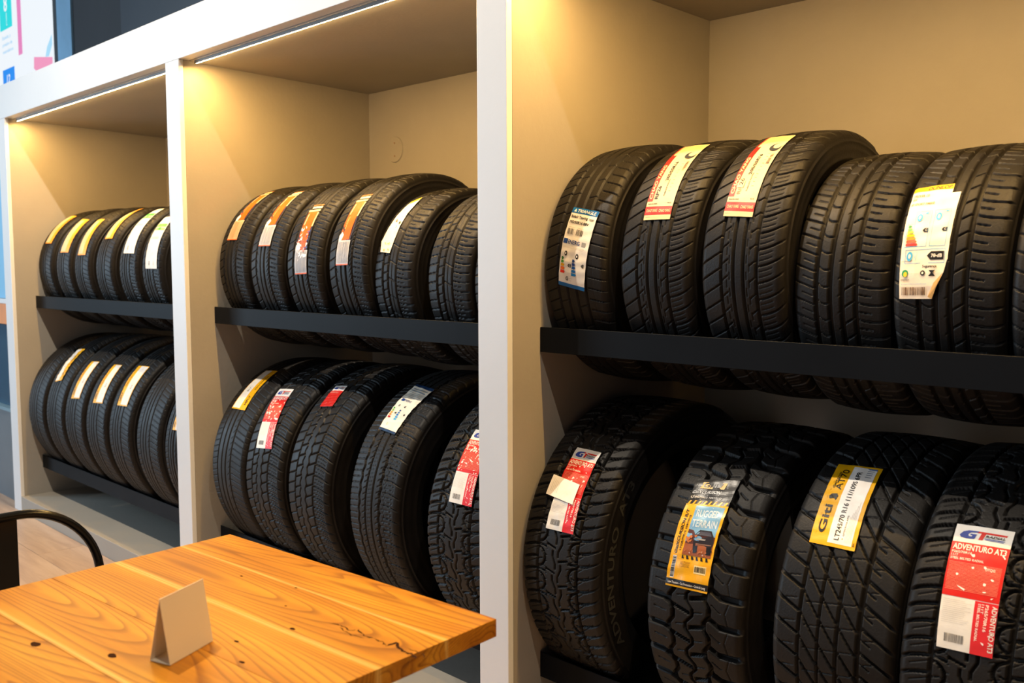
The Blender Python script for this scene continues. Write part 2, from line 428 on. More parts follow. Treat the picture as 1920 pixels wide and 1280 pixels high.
# ------------------------------------------------------------------ tread patterns: depth (m) at t (m across, + right) and s (m around, + up)
def sm(x): x = np.clip(x, 0, 1); return x * x * (3 - 2 * x)
def gr(d, hw, dep, e=0.0005): return dep * (1 - sm((np.abs(d) - hw + e) / (2 * e)))
def per(s, p, ph=0.0): return (s / p + ph) - np.round(s / p + ph)      # -.5...5
def lat(t, s, p, hw, dep, slope=0.0, curve=0.0, t0=0.0, ph=0.0):
    """lateral grooves, pitch p, line s = slope*(t-t0) + curve*(t-t0)^2 + k p"""
    return gr(per(s - slope * (t - t0) - curve * (t - t0) ** 2, p, ph) * p, hw, dep)
def band(t, a, b, e=0.0012): return sm((t - a) / e + 0.5) * (1 - sm((t - b) / e + 0.5))
def P_rib(t, s, a):            # simple touring ribs with a sipe-edged right shoulder
    g = [0.0 * t]
    for c in (-0.60, -0.28, 0.02, 0.36): g.append(gr(t - c * a, 0.0030, 0.0065))
    g.append(lat(t, s, 0.022, 0.0009, 0.004, -0.25, 0, 0.4 * a) * band(t, 0.45 * a, 1.3 * a))
    g.append(lat(t, s, 0.022, 0.0009, 0.004, 0.25, 0, -0.6 * a) * band(t, -1.3 * a, -0.66 * a))
    g.append(lat(t, s, 0.022, 0.0008, 0.003, 0.9, 0, 0, 0.3) * band(t, 0.20 * a, 0.36 * a))
    return np.maximum.reduce(g)
def P_orange(t, s, a):         # right shoulder with paired short sipes, notched ribs
    g = [gr(t - c * a, 0.0032, 0.007) for c in (-0.60, -0.22, 0.08, 0.47)]
    g.append(lat(t, s, 0.030, 0.0014, 0.005, -0.18, 0, 0.5 * a) * band(t, 0.56 * a, 0.96 * a))
    g.append(lat(t, s, 0.030, 0.0010, 0.004, -0.18, 0, 0.5 * a, 0.5) * band(t, 0.66 * a, 1.35 * a))
    g.append(lat(t, s, 0.030, 0.0012, 0.005, 0.35, 0, -0.6 * a) * band(t, -1.3 * a, -0.66 * a))
    g.append(lat(t, s, 0.015, 0.0010, 0.004, 1.3, 0, 0.3 * a, 0.2) * band(t, 0.30 * a, 0.47 * a))
    g.append(lat(t, s, 0.030, 0.0010, 0.004, -1.3, 0, 0, 0.2) * band(t, -0.60 * a, -0.44 * a))
    return np.maximum.reduce(g)
def P_touring(t, s, a):        # tyre at the left of the right bay
    g = [gr(t - c * a, 0.0034, 0.007) for c in (-0.58, -0.20, 0.16, 0.52)]
    g.append(lat(t, s, 0.027, 0.0012, 0.005, -0.22, 0, 0.5 * a) * band(t, 0.62 * a, 1.35 * a))
    g.append(lat(t, s, 0.027, 0.0012, 0.005, 0.3, 0, -0.5 * a) * band(t, -1.35 * a, -0.58 * a))
    g.append(lat(t, s, 0.054, 0.0010, 0.004, 0.25, 0, 0) * band(t, 0.16 * a, 0.52 * a))
    g.append(lat(t, s, 0.054, 0.0010, 0.004, 0.25, 0, 0, 0.5) * band(t, -0.58 * a, -0.2 * a))
    g.append(gr(t - 0.80 * a, 0.0006, 0.0015))
    return np.maximum.reduce(g)
def P_comfort(t, s, a):        # centre rib, slanted shoulder grooves with thin sipes between
    g = [gr(t - c * a, 0.0036, 0.0075) for c in (-0.52, -0.14, 0.16, 0.54)]
    g.append(lat(t, s, 0.034, 0.0017, 0.006, 0.10, 5.0, 0.54 * a) * band(t, 0.54 * a, 1.35 * a))
    g.append(lat(t, s, 0.034, 0.0007, 0.003, 0.10, 5.0, 0.54 * a, 0.33) * band(t, 0.62 * a, 0.98 * a))
    g.append(lat(t, s, 0.034, 0.0007, 0.003, 0.10, 5.0, 0.54 * a, 0.67) * band(t, 0.62 * a, 0.98 * a))
    g.append(lat(t, s, 0.034, 0.0015, 0.006, 0.55, 0, -0.5 * a) * band(t, -1.35 * a, -0.52 * a))
    g.append(lat(t, s, 0.034, 0.0013, 0.005, 0.75, 0, 0.3 * a) * band(t, 0.33 * a, 0.54 * a))
    g.append(lat(t, s, 0.034, 0.0013, 0.005, 0.75, 0, -0.3 * a, 0.5) * band(t, -0.52 * a, -0.30 * a))
    d = 0.30 * a + 0.0035 * np.sign(per(s, 0.034, 0.3)); g.append(gr(t - d, 0.0006, 0.003))
    g.append(gr(t + d, 0.0006, 0.003))
    return np.maximum.reduce(g)
def P_sport(t, s, a):          # chevron second rib, slanted slots in the fourth, wide curved shoulder grooves
    g = [gr(t - c * a, 0.0042, 0.008) for c in (-0.56, -0.18, 0.14, 0.48)]
    P = 0.033
    g.append(lat(t, s, P, 0.0018, 0.006, -0.15, 4.0, 0.75 * a) * band(t, 0.53 * a, 1.35 * a))
    g.append(lat(t, s, P, 0.0012, 0.005, -0.15, 4.0, 0.75 * a, 0.5) * band(t, 0.56 * a, 0.86 * a))
    g.append(lat(t, s, P, 0.0016, 0.005, -0.35, 0, -0.7 * a) * band(t, -1.35 * a, -0.60 * a))
    g.append(lat(t, s, P, 0.0010, 0.004, -0.35, 0, -0.7 * a, 0.5) * band(t, -0.95 * a, -0.64 * a))
    g.append(lat(t, s, P, 0.0012, 0.005, 0.0, 30.0, -0.30 * a) * band(t, -0.56 * a, -0.18 * a))
    g.append(lat(t, s, P, 0.0014, 0.006, 0.65, 0, 0.3 * a) * band(t, 0.20 * a, 0.48 * a))
    g.append(lat(t, s, P, 0.0012, 0.004, 0.8, 0, 0.1 * a, 0.4) * band(t, 0.04 * a, 0.10 * a))
    return np.maximum.reduce(g)
def P_eco(t, s, a):            # strong shoulder sipes, two centre ribs crossed by short slots
    g = [gr(t - c * a, 0.0036, 0.0075) for c in (-0.52, -0.14, 0.36)]
    P = 0.026
    g.append(lat(t, s, P, 0.0016, 0.006, -0.12, 3.0, 0.7 * a) * band(t, 0.42 * a, 1.2 * a))
    g.append(lat(t, s, P, 0.0008, 0.004, -0.12, 3.0, 0.7 * a, 0.5) * band(t, 0.46 * a, 0.85 * a))
    g.append(lat(t, s, P, 0.0014, 0.005, 0.12, 0, -0.7 * a) * band(t, -1.3 * a, -0.60 * a))
    g.append(lat(t, s, P * 2, 0.0012, 0.005, -0.4, 0, 0) * band(t, -0.14 * a, 0.36 * a))
    g.append(lat(t, s, P, 0.0012, 0.005, 0.2, 0, -0.3 * a, 0.3) * band(t, -0.46 * a, -0.20 * a))
    g.append(gr(t - 0.1 * a, 0.0008, 0.003))
    return np.maximum.reduce(g)
def P_suv(t, s, a):            # zigzag centre, cross slots, wide sipes to the shoulder
    g = [gr(t - c * a, 0.0028, 0.008) for c in (-0.60, 0.46)]
    P = 0.034
    z = np.abs(per(s, P)) * 4 - 1
    g.append(gr(t + 0.26 * a - 0.0035 * z, 0.0020, 0.007)); g.append(gr(t - 0.06 * a + 0.004 * z, 0.0024, 0.007))
    g.append(lat(t, s, P, 0.0020, 0.007, 0.35, 0, 0.3 * a) * band(t, 0.06 * a, 0.46 * a))
    g.append(lat(t, s, P, 0.0020, 0.007, 0.35, 0, -0.4 * a, 0.4) * band(t, -0.6 * a, -0.26 * a))
    g.append(lat(t, s, P, 0.0020, 0.007, -0.05, -3, 0.5 * a) * band(t, 0.46 * a, 1.5 * a))
    g.append(lat(t, s, P, 0.0008, 0.004, -0.05, -3, 0.5 * a, 0.33) * band(t, 0.52 * a, 1.0 * a))
    g.append(lat(t, s, P, 0.0008, 0.004, -0.05, -3, 0.5 * a, 0.67) * band(t, 0.52 * a, 1.0 * a))
    g.append(lat(t, s, P, 0.0018, 0.007, 0.3, 0, -0.6 * a) * band(t, -1.5 * a, -0.6 * a))
    return np.maximum.reduce(g)
def P_wavy(t, s, a):           # wavy outer grooves, narrow centre ribs
    P = 0.036; wv = 0.0022 * np.sin(2 * math.pi * s / P)
    g = [gr(t + 0.56 * a + wv, 0.0036, 0.009), gr(t - 0.42 * a - wv, 0.0044, 0.009), gr(t + 0.24 * a, 0.0028, 0.009), gr(t - 0.08 * a, 0.0028, 0.009)]
    g.append(lat(t, s, P, 0.0014, 0.006, 0.05, -4, 0.6 * a) * band(t, 0.60 * a, 1.5 * a))
    g.append(lat(t, s, P / 3, 0.0006, 0.003, 0.05, -4, 0.6 * a) * band(t, 0.52 * a, 0.98 * a))
    g.append(gr(t - 0.64 * a - 0.002 * np.sign(per(s, P / 2)), 0.0006, 0.002))
    g.append(lat(t, s, P / 2, 0.0010, 0.004, 0.5, 0, 0) * band(t, 0.24 * a, 0.42 * a))
    g.append(lat(t, s, P / 2, 0.0010, 0.004, 0.5, 0, 0) * band(t, -0.40 * a, -0.24 * a))
    g.append(lat(t, s, P / 2, 0.0012, 0.004, 0.1, 0, 0) * band(t, -1.5 * a, -0.66 * a))
    g.append(lat(t, s, P / 3, 0.0006, 0.002, 0.2, 0, 0) * band(t, -0.18 * a, 0.02 * a))
    return np.maximum.reduce(g)
def P_at(t, s, a):             # all-terrain: straight outer grooves, two chains of round-cornered blocks
    P = 0.060
    g = [gr(t - c * a, 0.0034, 0.011) for c in (-0.62, 0.60)]
    for sg, ph in ((1, 0.0), (-1, 0.5)):
        tt = sg * t; zz = per(s, P, ph)
        # round groove around each block next to the outer groove
        d = np.hypot((tt - 0.60 * a) * 0.95, zz * P) - 0.0225
        g.append(gr(d, 0.0026, 0.011) * band(tt, 0.10 * a, 0.62 * a))
        # stepped groove beside the centre
        st = np.clip(zz * 7, -1, 1)
        g.append(gr(tt - 0.085 * a - 0.0045 * st, 0.0022, 0.010) * (1 - sm((np.abs(zz) - 0.36) * 30)))
        g.append(lat(tt, s, P, 0.0024, 0.010, 0.25, 0, 0.12 * a, ph + 0.5) * band(tt, 0.05 * a, 0.34 * a))
        g.append(lat(tt, s, P, 0.0026, 0.009, 0.10, 0, 0.5 * a, ph + 0.5) * band(tt, 0.34 * a, 0.62 * a))
        g.append(lat(tt, s, P, 0.0013, 0.006, -0.3, 0, 0.4 * a, ph) * band(tt, 0.46 * a, 0.62 * a))
        g.append(lat(tt, s, P / 4, 0.0006, 0.005, 0.35, 0, 0.3 * a, ph) * band(tt, 0.30 * a, 0.48 * a))
    g.append(lat(t, s, P / 2, 0.0034, 0.010, 0.05, 4.0, 0.6 * a) * band(t, 0.60 * a, 0.93 * a))
    g.append(lat(t, s, P / 2, 0.0022, 0.006, 0.05, 4.0, 0.6 * a) * band(t, 0.93 * a, 1.6 * a))
    g.append(lat(t, s, P / 2, 0.0007, 0.004, 0.55, 5.0, 0.6 * a, 0.5) * band(t, 0.66 * a, 0.97 * a))
    g.append(lat(t, s, P / 2, 0.0032, 0.010, 0.05, -4.0, -0.6 * a) * band(t, -1.6 * a, -0.62 * a))
    g.append(lat(t, s, P / 2, 0.0007, 0.004, 0.4, 0, -0.8 * a, 0.5) * band(t, -0.97 * a, -0.66 * a))
    return np.maximum.reduce(g)
def P_mud(t, s, a):            # mud terrain: large shoulder lugs, staggered centre lugs, wide voids
    P = 0.062
    D = 0.015
    def tri(ph): return 4 * np.abs(per(s, P, ph)) - 1
    g = [gr(t - 0.40 * a - 0.0055 * np.clip(tri(0.1) * 2.2, -1, 1), 0.0048, D, 0.0014)]
    g.append(gr(t + 0.47 * a - 0.0055 * np.clip(tri(0.45) * 2.2, -1, 1), 0.0048, D, 0.0014))
    kink = np.where(t > 0.68 * a, 0.0, (0.68 * a - t) * 0.55)
    g.append(gr(per(s - kink, P) * P, 0.0068, D, 0.0014) * band(t, 0.40 * a, 1.8 * a))
    g.append(gr(per(s - kink * 1.2, P, 0.5) * P, 0.0009, 0.005) * band(t, 0.50 * a, 0.72 * a))
    g.append(gr(t - (0.86 - 0.05 * tri(0.0)) * a, 0.0009, 0.003))
    g.append(gr(per(s + np.where(t < -0.7 * a, 0, (t + 0.7 * a) * 0.4), P, 0.45) * P, 0.0064, D, 0.0014) * band(t, -1.8 * a, -0.46 * a))
    g.append(lat(t, s, P, 0.0009, 0.005, -0.1, 0, -0.5 * a, 0.95) * band(t, -0.92 * a, -0.6 * a))
    d = t + 0.02 * a - 0.0085 * np.clip(tri(0.25) * 1.8, -1, 1)
    g.append(gr(d, 0.0032, 0.013, 0.0013))
    g.append(lat(t, s, P, 0.0046, 0.014, 0.25, 0, 0.2 * a, 0.2) * band(t, -0.02 * a, 0.40 * a))
    g.append(lat(t, s, P, 0.0046, 0.014, -0.25, 0, -0.2 * a, 0.72) * band(t, -0.47 * a, 0.0 * a))
    g.append(lat(t, s, P, 0.0008, 0.005, 0.2, 0, 0.2 * a, 0.7) * band(t, 0.10 * a, 0.30 * a))
    g.append(lat(t, s, P, 0.0008, 0.005, 0.2, 0, -0.2 * a, 0.22) * band(t, -0.34 * a, -0.10 * a))
    return np.maximum.reduce(g)
def P_diag(t, s, a):           # diagonal all-terrain blocks between straight grooves
    P = 0.044
    g = [gr(t - c * a, h, 0.010) for c, h in ((-0.60, 0.0030), (-0.20, 0.0026), (0.16, 0.0030), (0.56, 0.0040))]
    g.append(lat(t, s, P, 0.0034, 0.009, -1.25, 0, 0, 0) * band(t, -0.62 * a, 0.56 * a))
    g.append(lat(t, s, P, 0.0036, 0.010, -0.55, 0, 0.56 * a, 0.25) * band(t, 0.56 * a, 1.7 * a))
    g.append(lat(t, s, P, 0.0016, 0.006, -0.55, 0, 0.56 * a, 0.7) * band(t, 0.60 * a, 0.78 * a))
    g.append(lat(t, s, P, 0.0034, 0.010, -0.45, 0, -0.6 * a, 0.25) * band(t, -1.7 * a, -0.6 * a))
    g.append(lat(t, s, P, 0.0007, 0.004, 0.15, 0, 0.3 * a, 0.5) * band(t, -0.5 * a, 0.45 * a))
    g.append(lat(t, s, P, 0.0007, 0.004, 0.15, 0, 0.7 * a, 0.75) * band(t, 0.68 * a, 0.92 * a))
    g.append(lat(t, s, P, 0.0007, 0.004, 0.15, 0, -0.8 * a, 0.75) * band(t, -0.92 * a, -0.68 * a))
    return np.maximum.reduce(g)

RHO = 0.019
def prof(t, a, R):
    """tread profile: arc coordinate t -> x, r, normal (nx, nr)"""
    at = np.abs(t); sg = np.sign(t)
    cr = 0.0045
    x = np.where(at <= a, t, 0.0); r = R - cr * (np.minimum(at, a) / a) ** 2
    phi = np.clip((at - a) / RHO, 0, math.pi / 2)
    x = np.where(at > a, sg * (a + RHO * np.sin(phi)), x)
    r = r - RHO * (1 - np.cos(phi))
    return x, r, sg * np.sin(phi), np.cos(phi)
_tyre_cache = {}
def tyre_meshes(kind, R, w_, q):
    """returns tread mesh and casing mesh; local frame: x = axle, wheel centre at origin, front (theta 0) = -y"""
    key = (kind.__name__, R, w_, q)
    if key in _tyre_cache: return _tyre_cache[key]
    a = w_ / 2 - RHO - 0.003
    dt, ds = {2: (0.00165, 0.00165), 1: (0.0021, 0.0021), 0: (0.0028, 0.0028)}[q]
    T = a + RHO * math.pi / 2
    t = np.linspace(-T, T, int(2 * T / dt) + 1)
    dense = np.arange(math.radians(-70), math.radians(112), ds / R)
    sparse = np.linspace(dense[-1], dense[0] + 2 * math.pi, 70)[1:-1]
    th = np.concatenate([dense, sparse])
    TT, HH = np.meshgrid(t, th)
    dep = kind(TT, HH * R, a)
    fade = 1 - sm((np.abs(TT) - a - 0.006) / 0.022)
    dep = dep * fade
    dep[len(dense):] *= 0.0
    dep[len(dense):] += 0.002
    x, r, nx, nr = prof(TT, a, R)
    x = x - nx * dep; r = r - nr * dep
    V = np.stack([x, -r * np.cos(HH), r * np.sin(HH)], -1).reshape(-1, 3)
    nt_, nh = len(t), len(th)
    I = np.arange(nh)[:, None] * nt_ + np.arange(nt_ - 1)[None, :]
    J = ((np.arange(nh) + 1) % nh)[:, None] * nt_ + np.arange(nt_ - 1)[None, :]
    Fq = np.stack([I, I + 1, J + 1, J], -1).reshape(-1, 4)
    def mk(name, V, Fq, mat):
        me = bpy.data.meshes.new(name)
        me.vertices.add(len(V)); me.vertices.foreach_set('co', V.astype(np.float32).ravel())
        me.loops.add(Fq.size); me.loops.foreach_set('vertex_index', Fq.astype(np.int32).ravel())
        me.polygons.add(len(Fq)); me.polygons.foreach_set('loop_start', np.arange(0, Fq.size, 4, dtype=np.int32))
        me.polygons.foreach_set('use_smooth', np.ones(len(Fq), bool))
        me.update(calc_edges=True); me.materials.append(mat)
        return me
    tread = mk('tread', V, Fq, M_RUB)
    sh = 0.42 * w_ + 0.012 if R < 0.33 else 0.52 * w_ - 0.01
    e = R - 0.0045 - RHO
    A = [(a + RHO, e), (a + RHO + 0.0008, e - 0.004), (a + RHO + 0.0022, e - 0.005), (a + RHO + 0.0024, e - 0.008), (a + RHO + 0.001, e - 0.0095),
         (a + RHO + 0.0035, e - 0.020), (a + RHO + 0.0035, R - sh * 0.52), (a + RHO - 0.0005, R - sh * 0.66), (a + RHO + 0.0012, R - sh * 0.68), (a + RHO - 0.002, R - sh * 0.72),
         (a + 0.008, R - sh * 0.90), (a + 0.002, R - sh), (a - 0.008, R - sh), (a + 0.0, R - sh * 0.80), (a + RHO - 0.007, R - sh * 0.5), (a + 0.004, R - 0.030), (a - 0.016, R - 0.0185), (0.0, R - 0.017)]
    prf = A + [(-x_, r_) for x_, r_ in A[:-1][::-1]]
    nA = 112; th2 = np.linspace(0, 2 * math.pi, nA, endpoint=False)
    px = np.array([p[0] for p in prf]); prr = np.array([p[1] for p in prf])
    V2 = np.stack([np.tile(px, (nA, 1)), -prr[None, :] * np.cos(th2)[:, None], prr[None, :] * np.sin(th2)[:, None]], -1).reshape(-1, 3)
    n2 = len(prf)
    I = np.arange(nA)[:, None] * n2 + np.arange(n2 - 1)[None, :]
    J = ((np.arange(nA) + 1) % nA)[:, None] * n2 + np.arange(n2 - 1)[None, :]
    casing = mk('sidewall', V2, np.stack([I, J, J + 1, I + 1], -1).reshape(-1, 4), M_SIDE)
    _tyre_cache[key] = (tread, casing, a, sh)
    return _tyre_cache[key]

def tyre_map(corners, R, a, lift=0.0022, wrinkle=0.0):
    """corners TL,TR,BR,BL = (x mm from tyre centre, angle deg above the front)"""
    c = np.array(corners, float); c[:, 0] /= 1000; c[:, 1] = np.radians(c[:, 1])
    def f(u, v, h):
        u = np.asarray(u)[:, None]; v = np.asarray(v)[:, None]
        p = (1 - u) * (1 - v) * c[0] + u * (1 - v) * c[1] + u * v * c[2] + (1 - u) * v * c[3]
        x, th = p[:, 0], p[:, 1]
        r = R - 0.0045 * (np.minimum(np.abs(x), a) / a) ** 2 + lift + h
        if wrinkle: r = r + wrinkle * (np.sin(u[:, 0] * 9 + v[:, 0] * 17) * np.sin(v[:, 0] * 31 - u[:, 0] * 5) + 1)
        ex = np.maximum(np.abs(x) - a, 0)
        r = r - ex * ex / 0.05 - ex * 0.25
        return np.stack([x, -r * np.cos(th), r * np.sin(th)], 1)
    return f

def place_tyre(row, label, kind, xl, R, w_, q, group, corners=None, pr=None, mat=None, extra=None, wrinkle=0.0003, lname=None, phase=0.0):
    zr = z1b if row == 'top' else z2b
    yc = 0.4146; hy = yc - LEG
    Rc = round(R, 3)
    zc_ = zr + math.sqrt(Rc * Rc - hy * hy) + 0.0012
    cx = xl + w_ / 2
    tr, ca, a, sh = tyre_meshes(kind, Rc, w_, q)
    e = empty('tyre', (cx, yc, zc_ - Rc), label, 'tyre', group)
    link('tread', tr, None, e, (0, 0, Rc))
    link('sidewall', ca, None, e, (0, 0, Rc))
    if pr is not None:
        o = pr.build('label', tyre_map(corners, Rc, a, wrinkle=wrinkle), mat or M_PAPER, e); o.location = (0, 0, Rc)
        if lname: o['label'] = lname
    if extra: extra(e, Rc, a, sh)
    return e

# ------------------------------------------------------------------ label artwork
def lab_yellow_small(seed, side='L'):
    p = Print(76, 196); p.rect(0, 0, 76, 196, YEL, 0)
    if side == 'L': p.rect(26, 3, 73, 191, WHITE, 1); tx = 17
    else: p.rect(3, 3, 44, 191, WHITE, 1); tx = 66
    p.text('HIFLY', tx, 176, 11, BLACK, rot=90, bold=True); p.text('205/55R16', tx, 110, 9, BLACK, rot=90, bold=False, width=74)
    bx = 40 if side == 'L' else 14
    p.lines(bx, 20, bx + 26, 170, 9, srgb(190, 190, 190), seed)
    p.text('91V', bx + 18, 120, 9, srgb(120, 120, 120), rot=90)
    return p
def lab_orange_white(seed):        # upper left bay: cream label with an orange stripe on the right
    p = Print(84, 205); p.rect(0, 0, 84, 205, CRM, 0)
    p.rect(54, 0, 84, 205, srgb(255, 165, 40), 1); p.rect(0, 199, 84, 205, srgb(255, 160, 40), 1); p.rect(0, 0, 84, 12, srgb(255, 190, 60), 1)
    p.lines(10, 30, 48, 185, 8, srgb(225, 190, 160), seed)
    p.text('185/65R15', 44, 150, 10, srgb(215, 160, 110), rot=90, bold=False)
    return p
def lab_green(seed):
    p = Print(100, 255); p.rect(0, 0, 100, 255, WHITE, 0)
    p.rect(5, 44, 95, 62, GRN, 1); p.rect(5, 66, 95, 80, srgb(120, 205, 110), 1); p.rect(38, 64, 60, 78, srgb(40, 150, 60), 2)
    p.rect(5, 112, 80, 124, srgb(150, 220, 190), 1)
    p.lines(12, 14, 88, 36, 4, srgb(200, 180, 160), seed); p.lines(12, 90, 88, 106, 3, srgb(205, 200, 200), seed + 1); p.lines(12, 135, 80, 210, 9, srgb(215, 215, 220), seed + 2)
    p.bars(30, 222, 44, 240, srgb(120, 125, 130), n=6, seed=seed); p.bars(70, 222, 78, 240, srgb(180, 185, 190), n=4, seed=seed)
    return p
def lab_orange_silver(seed, worn):
    p = Print(72, 245); SIL = srgb(205, 205, 208) if seed != 1 else srgb(222, 190, 150)
    p.poly([(0, 168), (72, 168), (72, 245), (0, 245)], SIL, 0); p.items.pop()
    p.rect(0, 168, 72, 245, SIL, 0); p.rect(0, 241, 72, 245, srgb(240, 110, 50), 1)
    p.bars(4, 172, 68, 238, srgb(165, 165, 172) if seed != 1 else srgb(185, 150, 110), n=16, seed=seed)
    p.rect(8, 26, 62, 168, ORG, 0)
    p.poly([(0, 168), (0, 152), (14, 140), (26, 150), (18, 168)], WHITE, 1)
    p.poly([(0, 150), (10, 120), (24, 130), (22, 146)], srgb(70, 50, 50), 1)
    p.poly([(46, 168), (62, 90), (70, 90), (70, 168)], srgb(60, 55, 70), 1)
    p.rect(2, 22, 70, 30, CRM, 1); p.rect(14, 8, 70, 17, srgb(255, 225, 180), 1); p.rect(10, 0, 70, 4, srgb(190, 120, 60), 1)
    p.rect(62, 34, 69, 88, CRM, 1)
    p.text('RADIAL', 28, 130, 9, srgb(255, 190, 120), rot=90, bold=False)
    p.rect(14, 40, 19, 80, srgb(255, 215, 170), 1)
    if worn:
        p.blotches(6, 90, 64, 200, 34, srgb(240, 238, 245), 2, 9, seed)
        p.blotches(6, 120, 60, 180, 12, srgb(240, 100, 50), 2, 7, seed + 1, 4)
        p.blotches(52, 100, 70, 165, 14, srgb(50, 90, 150), 2, 6, seed + 3, 4)
    return p
def lab_gt(W, H, worn, seed, bottom_red=True):
    """white and red label with the two-letter logo"""
    p = Print(W, H); p.rect(0, 0, W, H, WHITE, 0)
    k = W / 95
    # logo: G with a swoosh, T with bars
    GB = srgb(35, 60, 150)
    p.poly([(9 * k, 21 * k), (14 * k, 14 * k), (22 * k, 10.5 * k), (40 * k, 10 * k), (38 * k, 13 * k), (27 * k, 14 * k), (23 * k, 18 * k), (24 * k, 21 * k), (29 * k, 22 * k), (30 * k, 19.5 * k), (26 * k, 19 * k), (27 * k, 16.5 * k), (37 * k, 16.5 * k), (34.5 * k, 26 * k), (22 * k, 27 * k), (12 * k, 25.5 * k)], GB, 1)
    p.poly([(38 * k, 10 * k), (86 * k, 10.5 * k), (85 * k, 14 * k), (52 * k, 13.6 * k), (48 * k, 26.5 * k), (41 * k, 26.5 * k), (44.5 * k, 13.6 * k), (37 * k, 13.5 * k)], RED, 1)
    p.text('RADIAL', 52 * k, 20.5 * k, 4.6 * k, BLACK, width=32 * k, shear=0.3)
    p.rect(51 * k, 22.2 * k, 84 * k, 23.6 * k, GB, 1); p.rect(53 * k, 24.6 * k, 82 * k, 25.6 * k, GB, 1)
    y0 = 35 * k
    if not bottom_red:
        p.rect(0, y0, W, H, RED, 1); p.lines(4 * k, y0 + 6, W - 4, y0 + 16 * k, 4, srgb(255, 190, 170), seed)
        p.blotches(4, y0 + 24, W - 4, H - 8, 8, srgb(240, 150, 120), 0.8, 2.2, seed)
        return p
    y1 = 0.60 * H
    p.rect(0, y0, W, y1, RED, 1)
    p.text('ADVENTURO AT3', 3 * k, y0 + 14 * k, 10.5 * k, WHITE, width=88 * k)
    p.text('P265/70R16', 3 * k, y0 + 21 * k, 4.2 * k, srgb(255, 225, 210), width=34 * k)
    p.text('111T', 3 * k, y0 + 27 * k, 4.2 * k, srgb(255, 225, 210), width=12 * k)
    p.text('STEEL BELTED RADIAL', 3 * k, y0 + 33 * k, 4.0 * k, srgb(255, 225, 210), width=56 * k)
    p.text('UTQG', 64 * k, y0 + 46 * k, 4.5 * k, srgb(255, 225, 210), width=16 * k)
    yy_ = y0 + 38 * k
    while yy_ < y1 - 10 * k:
        p.rect(3 * k, yy_, 90 * k, yy_ + 0.45 * k, srgb(250, 170, 140), 2); yy_ += 2.3 * k
    xr = 0.60 * W
    p.rect(xr, y1 + 1.2 * k, W, H, srgb(215, 35, 40), 1)
    p.lines(4 * k, y1 + 6 * k, xr - 4 * k, y1 + 0.5 * (H - y1), 13, srgb(175, 172, 170), seed, 0.4)
    p.bars(12 * k, H - 26 * k, xr - 12 * k, H - 12 * k, srgb(90, 85, 80), n=22, seed=seed)
    p.text('ADVENTURO AT3', W - 9 * k, y1 + 5 * k, 8 * k, WHITE, rot=-90, width=0.86 * (H - y1))
    p.text('P265/70R16', W - 20 * k, y1 + 5 * k, 5 * k, srgb(255, 230, 220), rot=-90, width=0.5 * (H - y1))
    p.text('111T', W - 26.5 * k, y1 + 5 * k, 4 * k, srgb(255, 230, 220), rot=-90, width=0.18 * (H - y1))
    p.text('STEEL BELTED RADIAL', W - 32 * k, y1 + 5 * k, 4 * k, srgb(255, 230, 220), rot=-90, width=0.7 * (H - y1))
    if worn: p.blotches(2, y0 + 16 * k, W - 3, y1 - 2, worn, srgb(255, 238, 232), 1.5 * k, 6 * k, seed); p.blotches(xr + 2, y1 + 3, W - 2, H - 4, worn // 3, srgb(250, 225, 225), 1 * k, 3.2 * k, seed + 2)
    return p
def arrow(p, x, y, L, h, col, lay=2, left=False):
    if left: p.poly([(x, y + h / 2), (x + h / 2, y), (x + L, y), (x + L, y + h), (x + h / 2, y + h)], col, lay)
    else: p.poly([(x, y), (x + L - h / 2, y), (x + L, y + h / 2), (x + L - h / 2, y + h), (x, y + h)], col, lay)
def wheel_icon(p, x, y, r, col, lay=2):
    p.poly([(x + r * 0.75 * math.cos(i * math.pi / 8), y + r * math.sin(i * math.pi / 8)) for i in range(16)], col, lay)
    p.poly([(x + r * 0.32 * math.cos(i * math.pi / 5), y + r * 0.5 * math.sin(i * math.pi / 5)) for i in range(10)], WHITE, lay + 1)
